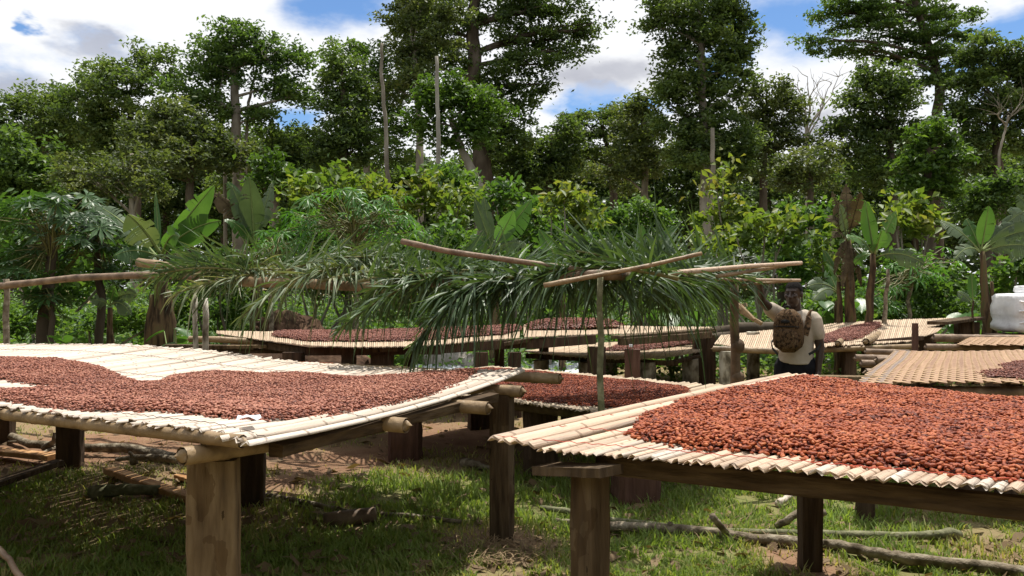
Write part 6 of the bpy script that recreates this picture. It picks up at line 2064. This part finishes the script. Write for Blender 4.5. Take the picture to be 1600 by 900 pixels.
palmate_plant('cassava_plant', 'bright green cassava behind the shelter, left of the long split bamboo', 'cassava plant', 15, 560, [(555, 420), (550, 350)], 120, [(540, 310, 60, 22), (600, 320, 40, 24), (480, 340, 40, 20), (560, 350, 80, 24), (620, 355, 36, 20), (470, 370, 50, 18), (530, 385, 60, 18)], .30, cm, 'branch', .05, 'cassava plants')
palmate_plant('cassava_plant', 'small cassava plant behind the spiky upright frond', 'cassava plant', 14.5, 420, [(425, 440), (430, 390)], 34, [(430, 370, 40, 16), (400, 395, 40, 18), (460, 400, 40, 18)], .26, cm, 'branch', .04, 'cassava plants')
palmate_plant('cassava_plant', 'cassava plant with sunlit leaves beneath the right banana plants', 'cassava plant', 15.2, 1420, [(1420, 470), (1425, 420)], 46, [(1420, 430, 50, 30), (1460, 410, 40, 30), (1390, 460, 40, 24)], .26, cm, 'branch', .04, 'cassava plants')


def big_leaf(label, px, py, d, s, yaw, tilt):
    vs, fs = [], []
    n = 14
    for i in range(n + 1):
        q = i / n
        w = .42 * math.sin(math.pi * min(1, q * .92 + .06)) ** .6 * (1 - .25 * q)
        for k in (-1, -.5, 0, .5, 1):
            vs.append((q - .15 * (1 - abs(k)) * 0, k * w, -.25 * q * q + .08 * abs(k)))
    for i in range(n):
        for k in range(4):
            fs.append((i * 5 + k, i * 5 + k + 1, i * 5 + 6 + k, i * 5 + 5 + k))
    return vs, fs, Matrix.Translation(P(px, py, d)) @ Matrix.Rotation(yaw, 4, 'Z') @ Matrix.Rotation(tilt, 4, 'Y') @ Matrix.Scale(s, 4)


def taro(label, px, py, d, n, s):
    foot = P(px, py, d); foot.z = 0
    t = thing('taro_plant', label, 'taro plant', foot, 'broad leaved plants on the ground')
    for k in range(n):
        a = random.uniform(0, 6.28)
        q = P(px + random.uniform(-30, 30), py + random.uniform(-16, 14), d + random.uniform(-.4, .4))
        vs, fs, Mx = big_leaf('', px, py, d, s * random.uniform(.7, 1.2), a, random.uniform(.1, .8))
        Mx = Matrix.Translation(q) @ Mx.to_3x3().to_4x4()
        V = [Mx @ Vector(v) for v in vs]
        MB().add(V, fs).build('leaf', M['leaf_banana'], t, True)
        MB().tube([foot, (foot + q) / 2 + Vector((0, 0, .05)), q], [.014, .011, .008], 5).build('leaf_stalk', M['midrib'], t, True)


taro('broad leaved plant beyond the far table, right of the middle post', 1050, 496, 13.6, 9, .42)
taro('broad leaved plant behind the left end of the far tables', 270, 525, 12.6, 6, .36)
taro('broad leaved plant beside the white bales', 1520, 500, 14.2, 10, .42)
taro('pale broad leaved plant behind the shoulder of the man', 1310, 482, 14.2, 9, .40)
taro('low broad leaves behind the bright bare canes at the far left', 100, 528, 12.4, 7, .36)

oilp = P(1225, 400, 21)
tp = thing('oil_palm', 'dim feathery oil palm in shade behind the cocoa trees', 'palm tree', (oilp.x, oilp.y, 0))
MB().tube([(oilp.x, oilp.y, -.1), (oilp.x + .05, oilp.y, 1.2), (oilp.x, oilp.y, 1.9)], [.24, .22, .2], 10, True, .1).build('trunk', M['bark_dark'], tp, True)
V, Fq, rn = [], [], []
for k in range(20):
    a = k * 2.4
    el = random.uniform(.35, 1.25)
    p0 = Vector((oilp.x, oilp.y, 1.9))
    dr = Vector((math.cos(a) * math.cos(el), math.sin(a) * math.cos(el), math.sin(el)))
    rv = random.random()
    for i in range(46):
        q = .12 + .88 * i / 46
        p = p0 + dr * 2.6 * q + Vector((0, 0, -1.0 * q * q))
        tg_ = (dr * 2.6 + Vector((0, 0, -2.0 * q))).normalized()
        s = tg_.cross(Vector((0, 0, 1))).normalized()
        for sg in (-1, 1):
            e = p + (s * sg * .8 + tg_ * .6 + Vector((0, 0, random.uniform(-.5, .3)))).normalized() * .55 * math.sin(math.pi * min(1, .15 + q * .8)) + Vector((0, 0, -.12))
            b = len(V)
            V += [p - tg_ * .014, p + tg_ * .014, e]
            Fq.append((b, b + 1, b + 2)); rn += [rv] * 3
np_mesh('fronds', [tuple(v) for v in V], Fq, M['frond'], tp, rnd=rn)['kind'] = 'stuff'
